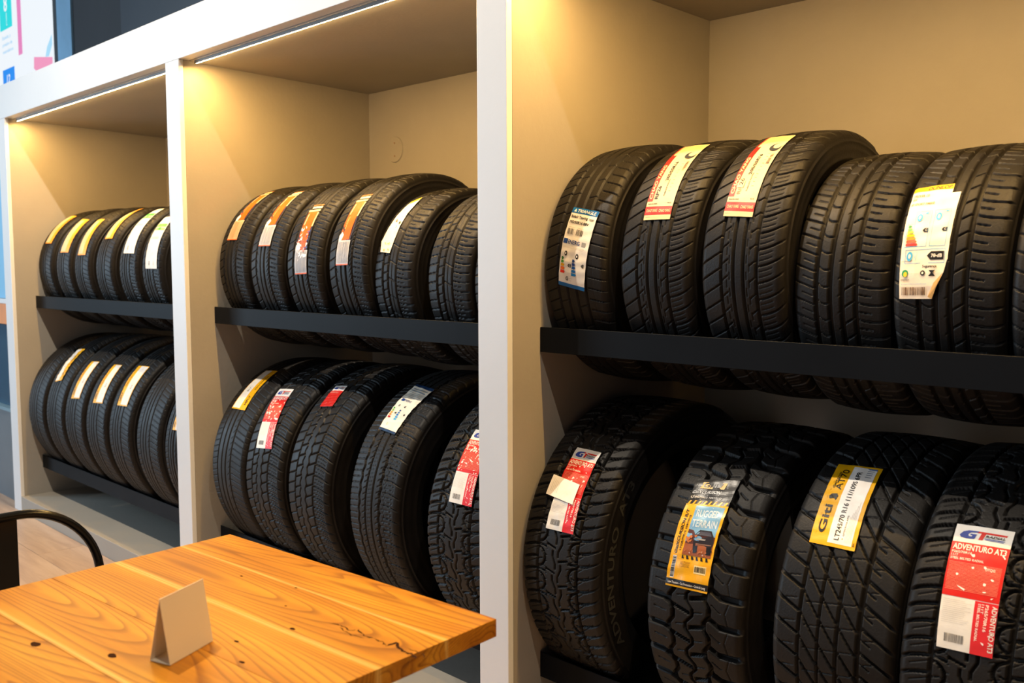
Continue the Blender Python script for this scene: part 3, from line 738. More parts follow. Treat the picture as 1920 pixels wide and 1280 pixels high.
def lab_triangle():
    p = Print(85, 192); PB = srgb(0, 95, 165)
    p.rect(0, 0, 85, 192, WHITE, 0); p.rect(0, 0, 85, 14, PB, 1); p.rect(0, 183, 85, 192, PB, 1)
    p.poly([(7, 11), (11.5, 3), (16, 11)], WHITE, 2); p.text('TRIANGLE', 18, 11, 7.5, WHITE, width=60, shear=0.2)
    p.text('ReliaX Touring', 5, 26, 6.5, BLACK, width=55); p.text('TE307', 63, 27, 5, BLACK, width=17)
    p.text('195/50R16 88V', 6, 40, 6.5, BLACK, width=62)
    for x0 in (7, 37):
        p.lines(x0, 49, x0 + 22, 50, 1, GRY)
        p.bars(x0, 53, x0 + 21, 67, srgb(90, 88, 86), n=12, seed=int(x0))
    p.rect(2, 78, 16, 90, NAVY, 1); p.text('ENERG', 18, 89, 9, NAVY, width=38); p.rect(62, 80, 75, 90, srgb(150, 150, 150), 1)
    p.lines(4, 95, 78, 99, 3, srgb(190, 185, 180), 4, 0.4)
    wheel_icon(p, 18, 113, 6, BLACK); wheel_icon(p, 55, 115, 6, BLACK)
    for i, c in enumerate((srgb(40, 110, 50), srgb(70, 150, 60), YEL, srgb(240, 110, 30), srgb(215, 40, 30))):
        arrow(p, 5, 122 + i * 8, 9 + 1.7 * i, 6.6, c)
    for i, c in enumerate((NAVY, srgb(30, 70, 150), srgb(30, 90, 170), srgb(20, 110, 190), srgb(20, 135, 210))):
        arrow(p, 42, 124 + i * 8, 9 + 1.7 * i, 6.6, c)
    arrow(p, 28, 136, 11, 8, srgb(40, 40, 40), left=True); arrow(p, 70, 130, 9, 9, srgb(80, 80, 80), left=True)
    p.text('C', 33, 142, 5, WHITE, lay=3)
    p.text('G', 24, 176, 9, BLACK); p.lines(34, 170, 46, 175, 2, GRY, 3)
    return p
def lab_chaoyang(seed, faint):
    p = Print(76, 264); p.rect(0, 0, 76, 264, CRM, 0)
    CH = RED; DK = BLACK
    p.rect(0, 62, 15, 218, CH, 1)
    p.text('CHAO YANG', 11.5, 212, 8.5, CRM, rot=90, width=106, shear=0.15)
    r = random.Random(seed)
    for i in range(11): p.rect(6 + 6 * i, 8, 6.7 + 6 * i, 50 + r.random() * 8, srgb(205, 165, 105), 1)
    p.rect(0, 3, 3.5, 62, CH, 1)
    p.text('205/55R16', 39, 160, 8, DK, rot=90, width=66)
    p.text('RP26', 28 if not faint else 29, 212, 9, DK if not faint else srgb(150, 120, 90), rot=90, width=36)
    if faint: p.rect(14, 176, 32, 196, CRM, 3); p.text('26', 28, 190, 9, DK, rot=90, width=18, lay=4)
    p.text('TUBELESS RADIAL', 45, 205, 3.2, DK, rot=90, width=50); p.lines(52, 70, 58, 190, 12, srgb(150, 125, 95), seed, 1.2)
    p.bars(62, 92, 70, 128, srgb(130, 110, 90), vertical=False, n=14, seed=seed)
    # small tyre picture
    p.poly([(58 + 15 * math.cos(i * math.pi / 9), 66 + 17 * math.sin(i * math.pi / 9)) for i in range(18)], srgb(45, 50, 58), 2)
    p.poly([(62 + 10 * math.cos(i * math.pi / 7), 62 + 11 * math.sin(i * math.pi / 7)) for i in range(14)], CRM, 3)
    p.text('MADE IN CHINA', 5, 226, 3.2, DK, width=26); p.text('60.5', 60, 224, 3, DK, width=10)
    p.rect(0, 231, 76, 252, CH, 1); p.text('CHAO YANG', 4, 245, 7, CRM, width=32); p.text('CHAO YANG', 41, 246, 7, CRM, width=32)
    p.lines(4, 256, 22, 257, 1, GRY, 2, 0.8)
    return p
def lab_dunlop():
    p = Print(100, 232); PC = srgb(255, 238, 214)
    # torn outline: notch at the top right, slanted and curled lower right corner
    p.rect(0, 0, 80, 22, PC, 0); p.rect(0, 22, 98, 160, PC, 0)
    p.poly([(0, 160), (98, 160), (96, 178), (88, 192), (70, 232), (0, 232)], PC, 0)
    p.items.append((np.array([(0, 160), (32, 160), (65, 160), (97, 160), (0, 184), (32, 184), (64, 184), (92, 184), (0, 208), (27, 208), (54, 208), (80, 208), (0, 232), (23, 232), (46, 232), (70, 232)], float),
                    [(0, 1, 5, 4), (1, 2, 6, 5), (2, 3, 7, 6), (4, 5, 9, 8), (5, 6, 10, 9), (6, 7, 11, 10), (8, 9, 13, 12), (9, 10, 14, 13), (10, 11, 15, 14)], PC, 0)); p.items.pop(-2)
    p.poly([(92, 184), (80, 208), (70, 232), (62, 228), (74, 202)], srgb(228, 180, 110), 4)
    p.rect(0, 0, 80, 12, srgb(250, 190, 0), 1)
    p.text('DUNLOP', 30, 10.5, 7.5, BLACK, width=46, shear=0.25)
    BR = srgb(140, 95, 60)
    p.text('195/55R 15', 4, 26, 6, BR, width=32); p.text('85V', 4, 34, 5, BR, width=10); p.text('SP SPORT FM800', 4, 46, 5, srgb(190, 120, 60), width=48)
    FB = srgb(70, 160, 220)
    def frame(x0, y0, x1, y1):
        for q_ in ((x0, y0, x1, y0 + 1), (x0, y1 - 1, x1, y1), (x0, y0, x0 + 1, y1), (x1 - 1, y0, x1, y1)): p.rect(*q_, FB, 1)
    frame(20, 60, 52, 134); frame(58, 60, 90, 134); p.rect(6, 86, 20, 87, FB, 1); p.rect(6, 86, 7, 134, FB, 1); p.rect(6, 133, 20, 134, FB, 1)
    frame(10, 139, 92, 166)
    wheel_icon(p, 30, 75, 8, LBLU); wheel_icon(p, 68, 75, 8, LBLU); p.rect(40, 64, 46, 68, LBLU, 2); p.rect(80, 63, 86, 66, LBLU, 2)
    for i, c in enumerate((srgb(40, 140, 60), srgb(100, 180, 70), srgb(180, 200, 60), srgb(250, 200, 0), srgb(245, 150, 20), srgb(230, 80, 20), srgb(200, 40, 30))):
        arrow(p, 9, 89 + 6.3 * i, 7 + 3 * i, 5.2, c)
    arrow(p, 40, 98, 11, 8, BLACK, left=True); arrow(p, 78, 98, 11, 8, BLACK, left=True)
    p.text('C', 46, 104, 4, WHITE, lay=3); p.text('C', 84, 104, 4, WHITE, lay=3)
    wheel_icon(p, 20, 152, 9, LBLU); p.rect(30, 146, 31, 158, LBLU, 2); p.rect(33, 144, 34, 160, LBLU, 2)
    arrow(p, 56, 144, 34, 16, BLACK, left=True); p.text('70 dB', 65, 155.5, 6.5, WHITE, width=22, lay=3)
    p.poly([(12 + 7 * math.cos(i * math.pi / 8), 184 + 7 * math.sin(i * math.pi / 8)) for i in range(3, 17)], srgb(40, 150, 100), 2)
    p.poly([(13 + 4 * math.cos(i * math.pi / 8), 186 + 5 * math.sin(i * math.pi / 8)) for i in range(16)], srgb(235, 200, 40), 3)
    p.text('ENERGY', 4, 198, 3.5, srgb(120, 110, 100), width=18)
    p.text('Segurança', 48, 174, 5, BLACK, width=30); p.poly([(50 + 5 * math.cos(i * math.pi / 6), 184 + 5 * math.sin(i * math.pi / 6)) for i in range(12)], BLACK, 2); p.poly([(50 + 2.2 * math.cos(i * math.pi / 6), 184 + 2.2 * math.sin(i * math.pi / 6)) for i in range(12)], PC, 3)
    p.poly([(62, 179), (76, 179), (71, 184), (76, 190), (62, 190), (67, 184)], BLACK, 2)
    p.rect(4, 204, 76, 204.6, FB, 1); p.bars(6, 210, 56, 225, srgb(110, 80, 55), n=20, seed=9)
    return p
def lab_worn_white():
    p = Print(60, 210); PC = srgb(248, 232, 205)
    p.items.append((np.array([(12, 14), (50, 0), (8, 40), (60, 36), (0, 80), (60, 80), (-6, 125), (60, 125), (-16, 170), (60, 165), (-4, 205), (52, 206)], float),
                    [(0, 1, 3, 2), (2, 3, 5, 4), (4, 5, 7, 6), (6, 7, 9, 8), (8, 9, 11, 10)], PC, 0))
    p.poly([(14, 14), (50, 0), (52, 12), (16, 28)], srgb(250, 200, 20), 1)
    p.rect(20, 96, 26, 106, srgb(230, 80, 40), 2); p.rect(34, 118, 40, 126, LBLU, 2); p.poly([(44, 110), (52, 106), (54, 116), (46, 118)], BLACK, 2)
    p.blotches(20, 60, 54, 160, 12, srgb(190, 170, 140), 1, 3, 4); p.blotches(-2, 175, 48, 200, 7, srgb(205, 165, 90), 2, 6, 6)
    p.blotches(15, 30, 40, 60, 4, srgb(120, 160, 190), 1, 3, 7)
    return p
def lab_energy_dark():
    p = Print(88, 195); PB = srgb(20, 50, 90)
    p.rect(0, 0, 88, 195, srgb(252, 240, 220), 0); p.rect(0, 0, 88, 12, PB, 1); p.rect(0, 187, 88, 195, PB, 1)
    p.rect(8, 20, 80, 24, srgb(150, 160, 170), 1); p.rect(8, 30, 76, 34, srgb(150, 160, 170), 1); p.lines(8, 40, 78, 60, 4, srgb(160, 170, 175), 2, 1.5)
    p.rect(8, 72, 22, 82, NAVY, 1); p.text('ENERG', 24, 81, 8, NAVY, width=34, bold=False)
    wheel_icon(p, 20, 100, 4, BLACK); wheel_icon(p, 52, 100, 4, BLACK)
    for i, c in enumerate((GRN, srgb(150, 200, 60), YEL, srgb(250, 150, 30), RED)): arrow(p, 6, 112 + i * 8, 8 + 1.6 * i, 6, c)
    for i, c in enumerate((NAVY, BLU, BLU, LBLU, LBLU)): arrow(p, 40, 114 + i * 8, 8 + 1.6 * i, 6, c)
    arrow(p, 26, 126, 8, 6, BLACK, left=True); arrow(p, 70, 124, 7, 6, BLACK, left=True)
    p.text('C', 22, 174, 7, GRY)
    return p
def lab_giti_at70():
    p = Print(92, 196); p.rect(0, 0, 92, 196, YEL, 0); W2 = srgb(255, 248, 240)
    p.rect(36, 5, 84, 189, W2, 1)
    p.rect(36, 5, 84, 10, srgb(90, 120, 170), 1)
    p.text('Giti', 26, 172, 15, BLACK, rot=90, width=62)
    # running-figure like emblem as a plain leaf
    p.poly([(14, 96), (24, 93), (27, 82), (16, 84), (12, 90)], BLACK, 2); p.poly([(27, 98), (22, 92), (28, 84), (30, 88)], BLACK, 2)
    p.text('GitiXcross', 16, 68, 4.5, srgb(60, 50, 10), rot=90, width=44); p.text('AT70', 30, 72, 13, BLACK, rot=90, width=56, bold=False)
    p.text('LT245/70 R16 111/109S 6PR', 57, 182, 9.5, BLACK, rot=90, width=164)
    p.rect(63, 176, 65, 179, srgb(240, 150, 20), 2); p.text('GITIXCROSS AT70', 66, 172, 3, srgb(120, 110, 100), rot=90, width=44)
    for i in range(5): p.rect(69 + 2.6 * i, 110 - 9 * i + 20, 69.5 + 2.6 * i, 184, srgb(190, 180, 170), 2)
    p.lines(66, 12, 80, 30, 4, srgb(110, 110, 120), 3, 1.5)
    p.text('BLK', 89, 188, 3, BLACK, rot=90)
    for i in range(8): p.rect(9, 30 + i * 20, 9.5, 36 + i * 20, srgb(180, 140, 0), 2)
    return p
def lab_giti_rugged():
    p = Print(106, 240); K = BLACK
    p.rect(0, 0, 106, 62, K, 0); p.rect(0, 62, 106, 240, srgb(238, 172, 0), 0)
    p.poly([(20, 8), (80, 8), (78, 24), (18, 24)], YEL, 1); p.text('Giti', 24, 21, 11, K, width=34); p.poly([(62, 12), (72, 10), (68, 20), (58, 22)], K, 2)
    p.text('GitiXCURSION', 3, 37, 7.5, WHITE, width=72, shear=0.2); p.text('LT235/75R15 104/101Q', 6, 48, 4, WHITE, width=76)
    for i in range(8): p.poly([(2 + 13 * i, 64), (7 + 13 * i, 64), (12 + 13 * i, 54), (7 + 13 * i, 54)], YEL, 1)
    p.rect(30, 66, 100, 172, srgb(120, 172, 215), 1)
    p.text('RUGGED', 37, 90, 15, srgb(210, 225, 238), width=56); p.text('TERRAIN', 34, 112, 15, srgb(210, 225, 238), width=62)
    EA = srgb(150, 82, 45)
    p.rect(30, 146, 100, 172, EA, 2); p.poly([(30, 118), (44, 120), (52, 130), (60, 126), (100, 130), (100, 148), (30, 148)], srgb(90, 45, 30), 2)
    p.poly([(52, 128), (60, 118), (88, 118), (96, 128), (100, 142), (100, 160), (54, 160), (50, 144)], srgb(38, 28, 30), 3)
    p.poly([(62, 121), (86, 121), (92, 129), (58, 129)], srgb(70, 70, 85), 4); p.rect(58, 136, 98, 139, srgb(170, 165, 165), 4); p.rect(60, 146, 96, 148, srgb(130, 95, 80), 4)
    p.poly([(54, 152), (64, 150), (66, 164), (56, 166)], srgb(20, 16, 16), 4); p.poly([(86, 152), (98, 150), (98, 166), (88, 166)], srgb(20, 16, 16), 4)
    p.blotches(32, 128, 58, 146, 6, srgb(205, 120, 60), 3, 7, 3, 4); p.blotches(34, 160, 98, 170, 9, srgb(185, 110, 65), 2, 5, 4, 4)
    for i in range(6): p.poly([(31 + 12 * i, 180), (37 + 12 * i, 180), (33 + 12 * i, 173), (29 + 12 * i, 173)] if i else [(31, 180), (37, 180), (33, 173), (31, 173)], K, 2)
    p.text('GitiXCURSION R/T', 16, 172, 7, K, rot=90, width=96, shear=0.2); p.text('LT235/75R15 104/101Q', 25, 164, 4.5, K, rot=90, width=76)
    p.rect(8, 176, 18, 222, WHITE, 1); p.bars(8.5, 178, 17, 220, K, vertical=False, n=26, seed=3)
    p.lines(30, 186, 60, 196, 5, srgb(120, 85, 0), 5, 0.7); p.rect(66, 190, 96, 206, srgb(250, 225, 160), 1); p.bars(68, 192, 94, 203, K, n=18, seed=6)
    p.rect(0, 224, 106, 236, K, 1); p.text('Low Traction - Cut Protection - Quiet & Long', 6, 233, 4.5, WHITE, width=94)
    p.blotches(4, 2, 102, 60, 26, srgb(190, 185, 180), 0.6, 2.2, 21); p.blotches(30, 66, 100, 170, 14, srgb(225, 230, 238), 0.5, 1.8, 22, 5)
    return p
def sticker(e, Rc, a, sh):       # second plain white sticker over the red and white one
    p = Print(88, 58); p.rect(0, 0, 88, 58, srgb(252, 246, 236), 0)
    for i in range(5): p.rect(10 + 5 * i, 8 + 2 * i, 10.6 + 5 * i, 46, srgb(190, 180, 165), 1)
    o = p.build('sticker', tyre_map([(-66, 34.5), (26, 32.6), (24, 25.2), (-68, 26.9)], Rc, a, lift=0.0064), M_PAPER, e); o.location = (0, 0, Rc)
    o['label'] = 'plain white sticker over the red and white label'
    # outlined letters on the right sidewall
    co, fs = text_mesh('ADVENTURO  AT3', True)
    if len(co):
        c = co.copy(); c *= 0.022 / 0.7; c[:, 0] -= c[:, 0].min(); c[:, 0] *= 0.40 / c[:, 0].max()
        rr = Rc - sh * 0.50 + c[:, 1]; th = math.radians(-30) + c[:, 0] / (Rc - sh * 0.5)
        V = np.stack([np.full(len(c), a + RHO + 0.0045), -rr * np.cos(th), rr * np.sin(th)], 1)
        me = bpy.data.meshes.new('sidewall_lettering'); me.from_pydata(V.tolist(), [], fs)
        lo = link('sidewall_lettering', me, M_OUTL, e, (0, 0, Rc)); lo['label'] = 'dull white raised lettering on the sidewall'

# ------------------------------------------------------------------ tyres
GA = 'tyres on the upper rack of the left bay'; GB_ = 'tyres on the lower rack of the left bay'
GC = 'tyres on the upper rack of the middle bay'; GD = 'tyres on the lower rack of the middle bay'
GE = 'tyres on the upper rack of the right bay'; GF = 'tyres on the lower rack of the right bay'
w = 0.185
T = place_tyre
T('top', 'first upper tyre of the left bay, against the end wall, cream and orange label', P_rib, -5.222, .298, w, 0, GA, [(-42, 62.7), (52, 61.7), (53, 24.2), (-24, 24.1)], lab_orange_white(1))
T('top', 'second upper tyre of the left bay, short cream label edged orange', P_rib, -4.971, .298, w, 0, GA, [(-19, 52.8), (71, 52.2), (67, 14.4), (-25, 14.3)], lab_orange_white(2))
T('top', 'third upper tyre of the left bay, cream label edged orange beside the higher one', P_rib, -4.738, .296, w, 0, GA, [(-46, 51.6), (37, 51.3), (53, 12.3), (-34, 12.1)], lab_orange_white(3))
T('top', 'fourth upper tyre of the left bay, its orange striped label sitting highest', P_rib, -4.488, .293, w, 0, GA, [(-122 + 50, 72.0), (-51 + 50, 72.5), (44, 28.2), (-34, 28.0)], lab_orange_white(4))
T('top', 'upper left bay tyre with the left one of two white and green labels', P_orange, -4.226, .293, w, 0, GA, [(-66, 65.8), (30, 64.9), (66, 13.7), (-36, 13.9)], lab_green(1))
T('top', 'upper left bay tyre with white and green label, cut off by the post', P_orange, -3.992, .293, w, 0, GA, [(-55, 49.1), (40, 48.5), (69, 0.9), (-31, 0.9)], lab_green(4))
w = 0.205
T('top', 'leftmost upper tyre of the middle bay, orange label with a tan end', P_orange, -3.302, .302, w, 1, GC, [(-40, 65.6), (22, 66.1), (28, 18.4), (-42, 18.4)], lab_orange_silver(1, False))
T('top', 'second tyre of the middle bay upper rack, clean orange label with a silver end', P_orange, -3.072, .302, w, 1, GC, [(-30, 58.9), (34, 60.2), (38, 13.4), (-37, 13.4)], lab_orange_silver(2, False))
T('top', 'upper middle bay tyre with the lowest, badly scuffed orange and silver label', P_orange, -2.833, .302, w, 1, GC, [(-36, 42.0), (35, 42.1), (37, -4.4), (-32, -5.0)], lab_orange_silver(3, True))
T('top', 'fourth upper tyre of the middle bay, tallest, orange and silver label', P_orange, -2.585, .302, w, 1, GC, [(-40, 47.2), (24, 47.7), (22, 0.9), (-43, 0.6)], lab_orange_silver(4, False))
w = 0.19
T('top', 'middle bay upper rack tyre with a torn, peeling white label', P_eco, -2.376, .279, w, 1, GC, [(-62, 58.5), (-12, 61.4), (-4, 14.6), (-58, 15.4)], lab_worn_white(), wrinkle=0.0002)
w = 0.18
T('top', 'unlabelled tyre with open tread second from the post in the middle bay upper rack', P_eco, -2.129, .274, 0.19, 1, GC)
T('top', 'tyre almost hidden by the post at the right of the middle bay upper rack', P_eco, -1.9345, .272, 0.180, 1, GC)
w = 0.20
T('top', 'leftmost upper tyre of the right bay, white energy label with blue ends', P_touring, -1.638, .305, w, 2, GE, [(-18, 26.7), (66, 23.8), (38, -11.9), (-42, -8.9)], lab_triangle(), wrinkle=0.0006)
T('top', 'second upper tyre of the right bay, cream and red label with bold print', P_comfort, -1.404, .301, w, 2, GE, [(-56, 70.6), (22, 68.7), (37, 20.3), (-35, 20.2)], lab_chaoyang(1, False))
T('top', 'third upper tyre of the right bay, tallest, cream and red label with faded print', P_comfort, -1.183, .301, w, 2, GE, [(-50, 70.7), (20, 68.4), (23, 19.6), (-48, 20.6)], lab_chaoyang(2, True))
T('top', 'unlabelled tyre with chevron ribs between the red labelled and torn white labelled tyres', P_sport, -0.979, .276, w, 2, GE)
T('top', 'upper tyre of the right bay with a big torn white label headed in yellow', P_sport, -0.778, .276, w, 2, GE, [(-86, 42.4), (6, 43.0), (7, -3.5), (-79, -4.0)], lab_dunlop(), wrinkle=0.0008)
T('top', 'tyre cut off by the right edge of the photo on the upper rack', P_sport, -0.575, .270, w, 2, GE)
w = 0.22
T('low', 'leftmost tyre on the lower rack of the left bay, no label visible', P_rib, -5.208, .380, w, 0, GB_)
T('low', 'lower left bay tyre with a crumpled white label edged yellow on its right', P_rib, -4.936, .385, w, 0, GB_, [(-68, 54.4), (10, 55.0), (28, 27.1), (-44, 25.0)], lab_yellow_small(1, 'R'), wrinkle=0.0015)
T('low', 'third lower tyre of the left bay, yellow and white label beside the crumpled one', P_rib, -4.679, .388, w, 0, GB_, [(-21, 44.7), (56, 45.5), (58, 17.1), (-34, 15.9)], lab_yellow_small(2))
T('low', 'fourth lower tyre of the left bay, yellow label between two like it', P_rib, -4.422, .388, w, 0, GB_, [(-27, 45.3), (50, 46.0), (63, 17.8), (-35, 16.7)], lab_yellow_small(3))
T('low', 'fifth lower tyre of the left bay, widest yellow label, left of an unlabelled tyre', P_rib, -4.163, .388, w, 0, GB_, [(-54, 47.8), (49, 48.4), (56, 19.7), (-38, 19.1)], lab_yellow_small(4))
T('low', 'unlabelled tyre with bluish sheen second from the post on the lower left rack', P_rib, -3.882, .388, w, 0, GB_)
T('low', 'lower left bay tyre against the post, yellow label mostly hidden', P_rib, -3.619, .388, 0.185, 0, GB_, [(-29 + 17, 29.6), (53, 30.0), (52, 13.6), (-15, 13.3)], lab_yellow_small(5))
w = 0.235
T('low', 'leftmost tyre on the lower rack of the middle bay, yellow and white label', P_rib, -3.247, .380, w, 1, GD, [(-60, 63.5), (16, 64.1), (34, 34.4), (-61, 34.2)], lab_yellow_small(6, 'R'))
T('low', 'middle bay lower tyre with a long red and white label scuffed pink', P_suv, -2.997, .383, w, 1, GD, [(-95, 50.5), (-5, 51.2), (50, 17.5), (-45, 16.2)], lab_gt(95, 229, 42, 3))
T('low', 'middle bay lower tyre with a short torn red label', P_suv, -2.717, .386, w, 1, GD, [(-73, 57.4), (-12, 57.7), (5, 44.3), (-61, 43.0)], lab_gt(70, 97, 0, 5, False), wrinkle=0.001)
T('low', 'middle bay lower tyre with wavy grooves and an energy label with dark blue ends', P_wavy, -2.369, .388, .24, 1, GD, [(-57, 65.8), (44, 63.3), (30, 35.8), (-55, 37.1)], lab_energy_dark(), wrinkle=0.0012)
T('low', 'all-terrain tyre cut off by the post, lower middle bay, red and white label', P_at, -2.006, .388, .25, 1, GD, [(-31, 45.2), (48, 45.1), (62, 14.4), (-26, 14.3)], lab_gt(90, 212, 48, 8))
T('low', 'leftmost lower tyre of the right bay, red label with a white sticker over it', P_at, -1.640, .382, .25, 2, GF, [(-39, 47.1), (40, 46.5), (44, 15.2), (-43, 15.0)], lab_gt(90, 214, 14, 11), extra=sticker, wrinkle=0.001)
T('low', 'mud-terrain tyre with big lugs and a black and yellow film label', P_mud, -1.269, .369, .25, 2, GF, [(-62, 47.2), (40, 49.3), (42, 10.0), (-64, 9.2)], lab_giti_rugged(), mat=M_FOIL, wrinkle=0.0012)
T('low', 'all-terrain tyre with diagonal tread blocks and a yellow and white label', P_diag, -0.956, .375, .25, 2, GF, [(-83, 61.8), (10, 62.0), (23, 32.1), (-70, 32.1)], lab_giti_at70(), wrinkle=0.0006)
T('low', 'lower tyre nearest the right edge with a big clean red and white label', P_at, -0.702, .379, .25, 2, GF, [(-66, 45.5), (30, 46.0), (36, 12.7), (-55, 12.0)], lab_gt(95, 222, 10, 15))

# ------------------------------------------------------------------ table
def table_wood():
    m, nt, b = new_mat('varnished_pine')
    tc = nd(nt, 'ShaderNodeTexCoord')
    oi = nd(nt, 'ShaderNodeObjectInfo')
    ad = nd(nt, 'ShaderNodeVectorMath', operation='ADD')
    mul = nd(nt, 'ShaderNodeVectorMath', operation='SCALE'); mul.inputs['Scale'].default_value = 1.7
    cmb = nd(nt, 'ShaderNodeCombineXYZ')
    nt.links.new(oi.outputs['Random'], cmb.inputs[0]); nt.links.new(oi.outputs['Random'], cmb.inputs[1])
    nt.links.new(cmb.outputs[0], mul.inputs[0])
    nt.links.new(tc.outputs['Object'], ad.inputs[0]); nt.links.new(mul.outputs[0], ad.inputs[1])
    mp = nd(nt, 'ShaderNodeMapping'); mp.inputs['Scale'].default_value = (0.22, 4.2, 4.2)
    nt.links.new(ad.outputs[0], mp.inputs[0])
    # large slow field whose contour lines give the cathedral figure
    n1 = nd(nt, 'ShaderNodeTexNoise', inp={'Scale': 1.5, 'Detail': 1.6, 'Roughness': 0.35, 'Distortion': 0.25})
    nt.links.new(mp.outputs[0], n1.inputs['Vector'])
    k = nd(nt, 'ShaderNodeMath', operation='MULTIPLY'); k.inputs[1].default_value = 60.0
    nt.links.new(n1.outputs[0], k.inputs[0])
    fr = nd(nt, 'ShaderNodeMath', operation='FRACT'); nt.links.new(k.outputs[0], fr.inputs[0])
    rings = ramp(nt, fr.outputs[0], [(0.0, (0.0, 0.0, 0.0)), (0.60, (0.10, 0.10, 0.10)), (0.86, (0.85, 0.85, 0.85)), (0.93, (1, 1, 1)), (1.0, (0.0, 0.0, 0.0))])
    mp2 = nd(nt, 'ShaderNodeMapping'); mp2.inputs['Scale'].default_value = (4, 160, 160)
    nt.links.new(ad.outputs[0], mp2.inputs[0])
    n2 = nd(nt, 'ShaderNodeTexNoise', inp={'Scale': 1.0, 'Detail': 4.0})
    nt.links.new(mp2.outputs[0], n2.inputs['Vector'])
    mp3 = nd(nt, 'ShaderNodeMapping'); mp3.inputs['Scale'].default_value = (1.2, 9, 9)
    nt.links.new(ad.outputs[0], mp3.inputs[0])
    n3 = nd(nt, 'ShaderNodeTexNoise', inp={'Scale': 1.6, 'Detail': 3.0})
    nt.links.new(mp3.outputs[0], n3.inputs['Vector'])
    base = ramp(nt, n3.outputs[0], [(0.25, (0.36, 0.118, 0.006)), (0.5, (0.54, 0.205, 0.009)), (0.72, (0.68, 0.31, 0.022))])
    mx = nd(nt, 'ShaderNodeMix', data_type='RGBA', blend_type='MULTIPLY')
    k2 = nd(nt, 'ShaderNodeMath', operation='MULTIPLY'); k2.inputs[1].default_value = 0.62
    nt.links.new(rings, k2.inputs[0]); nt.links.new(k2.outputs[0], mx.inputs[0])
    nt.links.new(base, mx.inputs[6]); mx.inputs[7].default_value = (0.30, 0.14, 0.06, 1)
    mx2 = nd(nt, 'ShaderNodeMix', data_type='RGBA', blend_type='MULTIPLY'); mx2.inputs[0].default_value = 0.35
    f = ramp(nt, n2.outputs[0], [(0.3, (0.55, 0.5, 0.45)), (0.6, (1, 1, 1))])
    nt.links.new(mx.outputs[2], mx2.inputs[6]); nt.links.new(f, mx2.inputs[7])
    # small knots
    vo = nd(nt, 'ShaderNodeTexVoronoi', inp={'Scale': 1.0, 'Randomness': 1.0})
    mp4 = nd(nt, 'ShaderNodeMapping'); mp4.inputs['Scale'].default_value = (5.5, 11, 5.5)
    nt.links.new(ad.outputs[0], mp4.inputs[0]); nt.links.new(mp4.outputs[0], vo.inputs['Vector'])
    kn = ramp(nt, vo.outputs['Distance'], [(0.0, (0.12, 0.06, 0.03)), (0.035, (0.25, 0.13, 0.06)), (0.075, (1, 1, 1))])
    mx3 = nd(nt, 'ShaderNodeMix', data_type='RGBA', blend_type='MULTIPLY'); mx3.inputs[0].default_value = 0.9
    nt.links.new(mx2.outputs[2], mx3.inputs[6]); nt.links.new(kn, mx3.inputs[7])
    # pale sapwood streaks that run along two of the board joints
    sep = nd(nt, 'ShaderNodeSeparateXYZ'); nt.links.new(tc.outputs['Object'], sep.inputs[0])
    wv_ = nd(nt, 'ShaderNodeMath', operation='MULTIPLY_ADD'); wv_.inputs[1].default_value = 0.012; nt.links.new(n3.outputs[0], wv_.inputs[0]); nt.links.new(sep.outputs[1], wv_.inputs[2])
    last = mx3.outputs[2]
    for y0, hw in STREAKS:
        sb = nd(nt, 'ShaderNodeMath', operation='SUBTRACT'); sb.inputs[1].default_value = y0 + 0.006; nt.links.new(wv_.outputs[0], sb.inputs[0])
        ab = nd(nt, 'ShaderNodeMath', operation='ABSOLUTE'); nt.links.new(sb.outputs[0], ab.inputs[0])
        mr = nd(nt, 'ShaderNodeMapRange', inp={'From Min': 0.0, 'From Max': hw, 'To Min': 0.75, 'To Max': 0.0}); nt.links.new(ab.outputs[0], mr.inputs[0])
        mz = nd(nt, 'ShaderNodeMix', data_type='RGBA'); nt.links.new(mr.outputs[0], mz.inputs[0]); nt.links.new(last, mz.inputs[6]); mz.inputs[7].default_value = (0.85, 0.52, 0.14, 1)
        last = mz.outputs[2]
    nt.links.new(last, b.inputs['Base Color'])
    b.inputs['Roughness'].default_value = 0.38
    b.inputs['Specular IOR Level'].default_value = 0.25
    bpn = nd(nt, 'ShaderNodeBump', inp={'Strength': 0.06, 'Distance': 0.002})
    nt.links.new(n2.outputs[0], bpn.inputs['Height']); nt.links.new(bpn.outputs[0], b.inputs['Normal'])
    return m
M_SAP = paint('pale_sapwood', (0.90, 0.56, 0.17), 0.35, 0.08)
M_PITCH = paint('dark_pitch_streak', (0.05, 0.022, 0.012), 0.9)
M_PITCH.node_tree.nodes['Principled BSDF'].inputs['Specular IOR Level'].default_value = 0.0
TA = math.radians(4.88)
tab = empty('cafe_table', (-1.33, -1.02, 0), 'square orange pine table with black pedestal in front of the middle bay', 'table')
tab.rotation_euler.z = TA
ex = Vector((math.cos(TA), math.sin(TA))); ey = Vector((-math.sin(TA), math.cos(TA)))
cor = Vector((-1.721 + 1.33, -0.694 + 1.02)); u0 = cor.dot(ex); v1 = cor.dot(ey)
cr_ = Vector((-1.018 + 1.33, -0.634 + 1.02)); u1 = cr_.dot(ex)
TZ = 0.74; THK = 0.0275
STREAKS = ((v1 - 0.106, 0.005), (v1 - 0.234, 0.008), (v1 - 0.47, 0.006))
M_WOOD = table_wood()
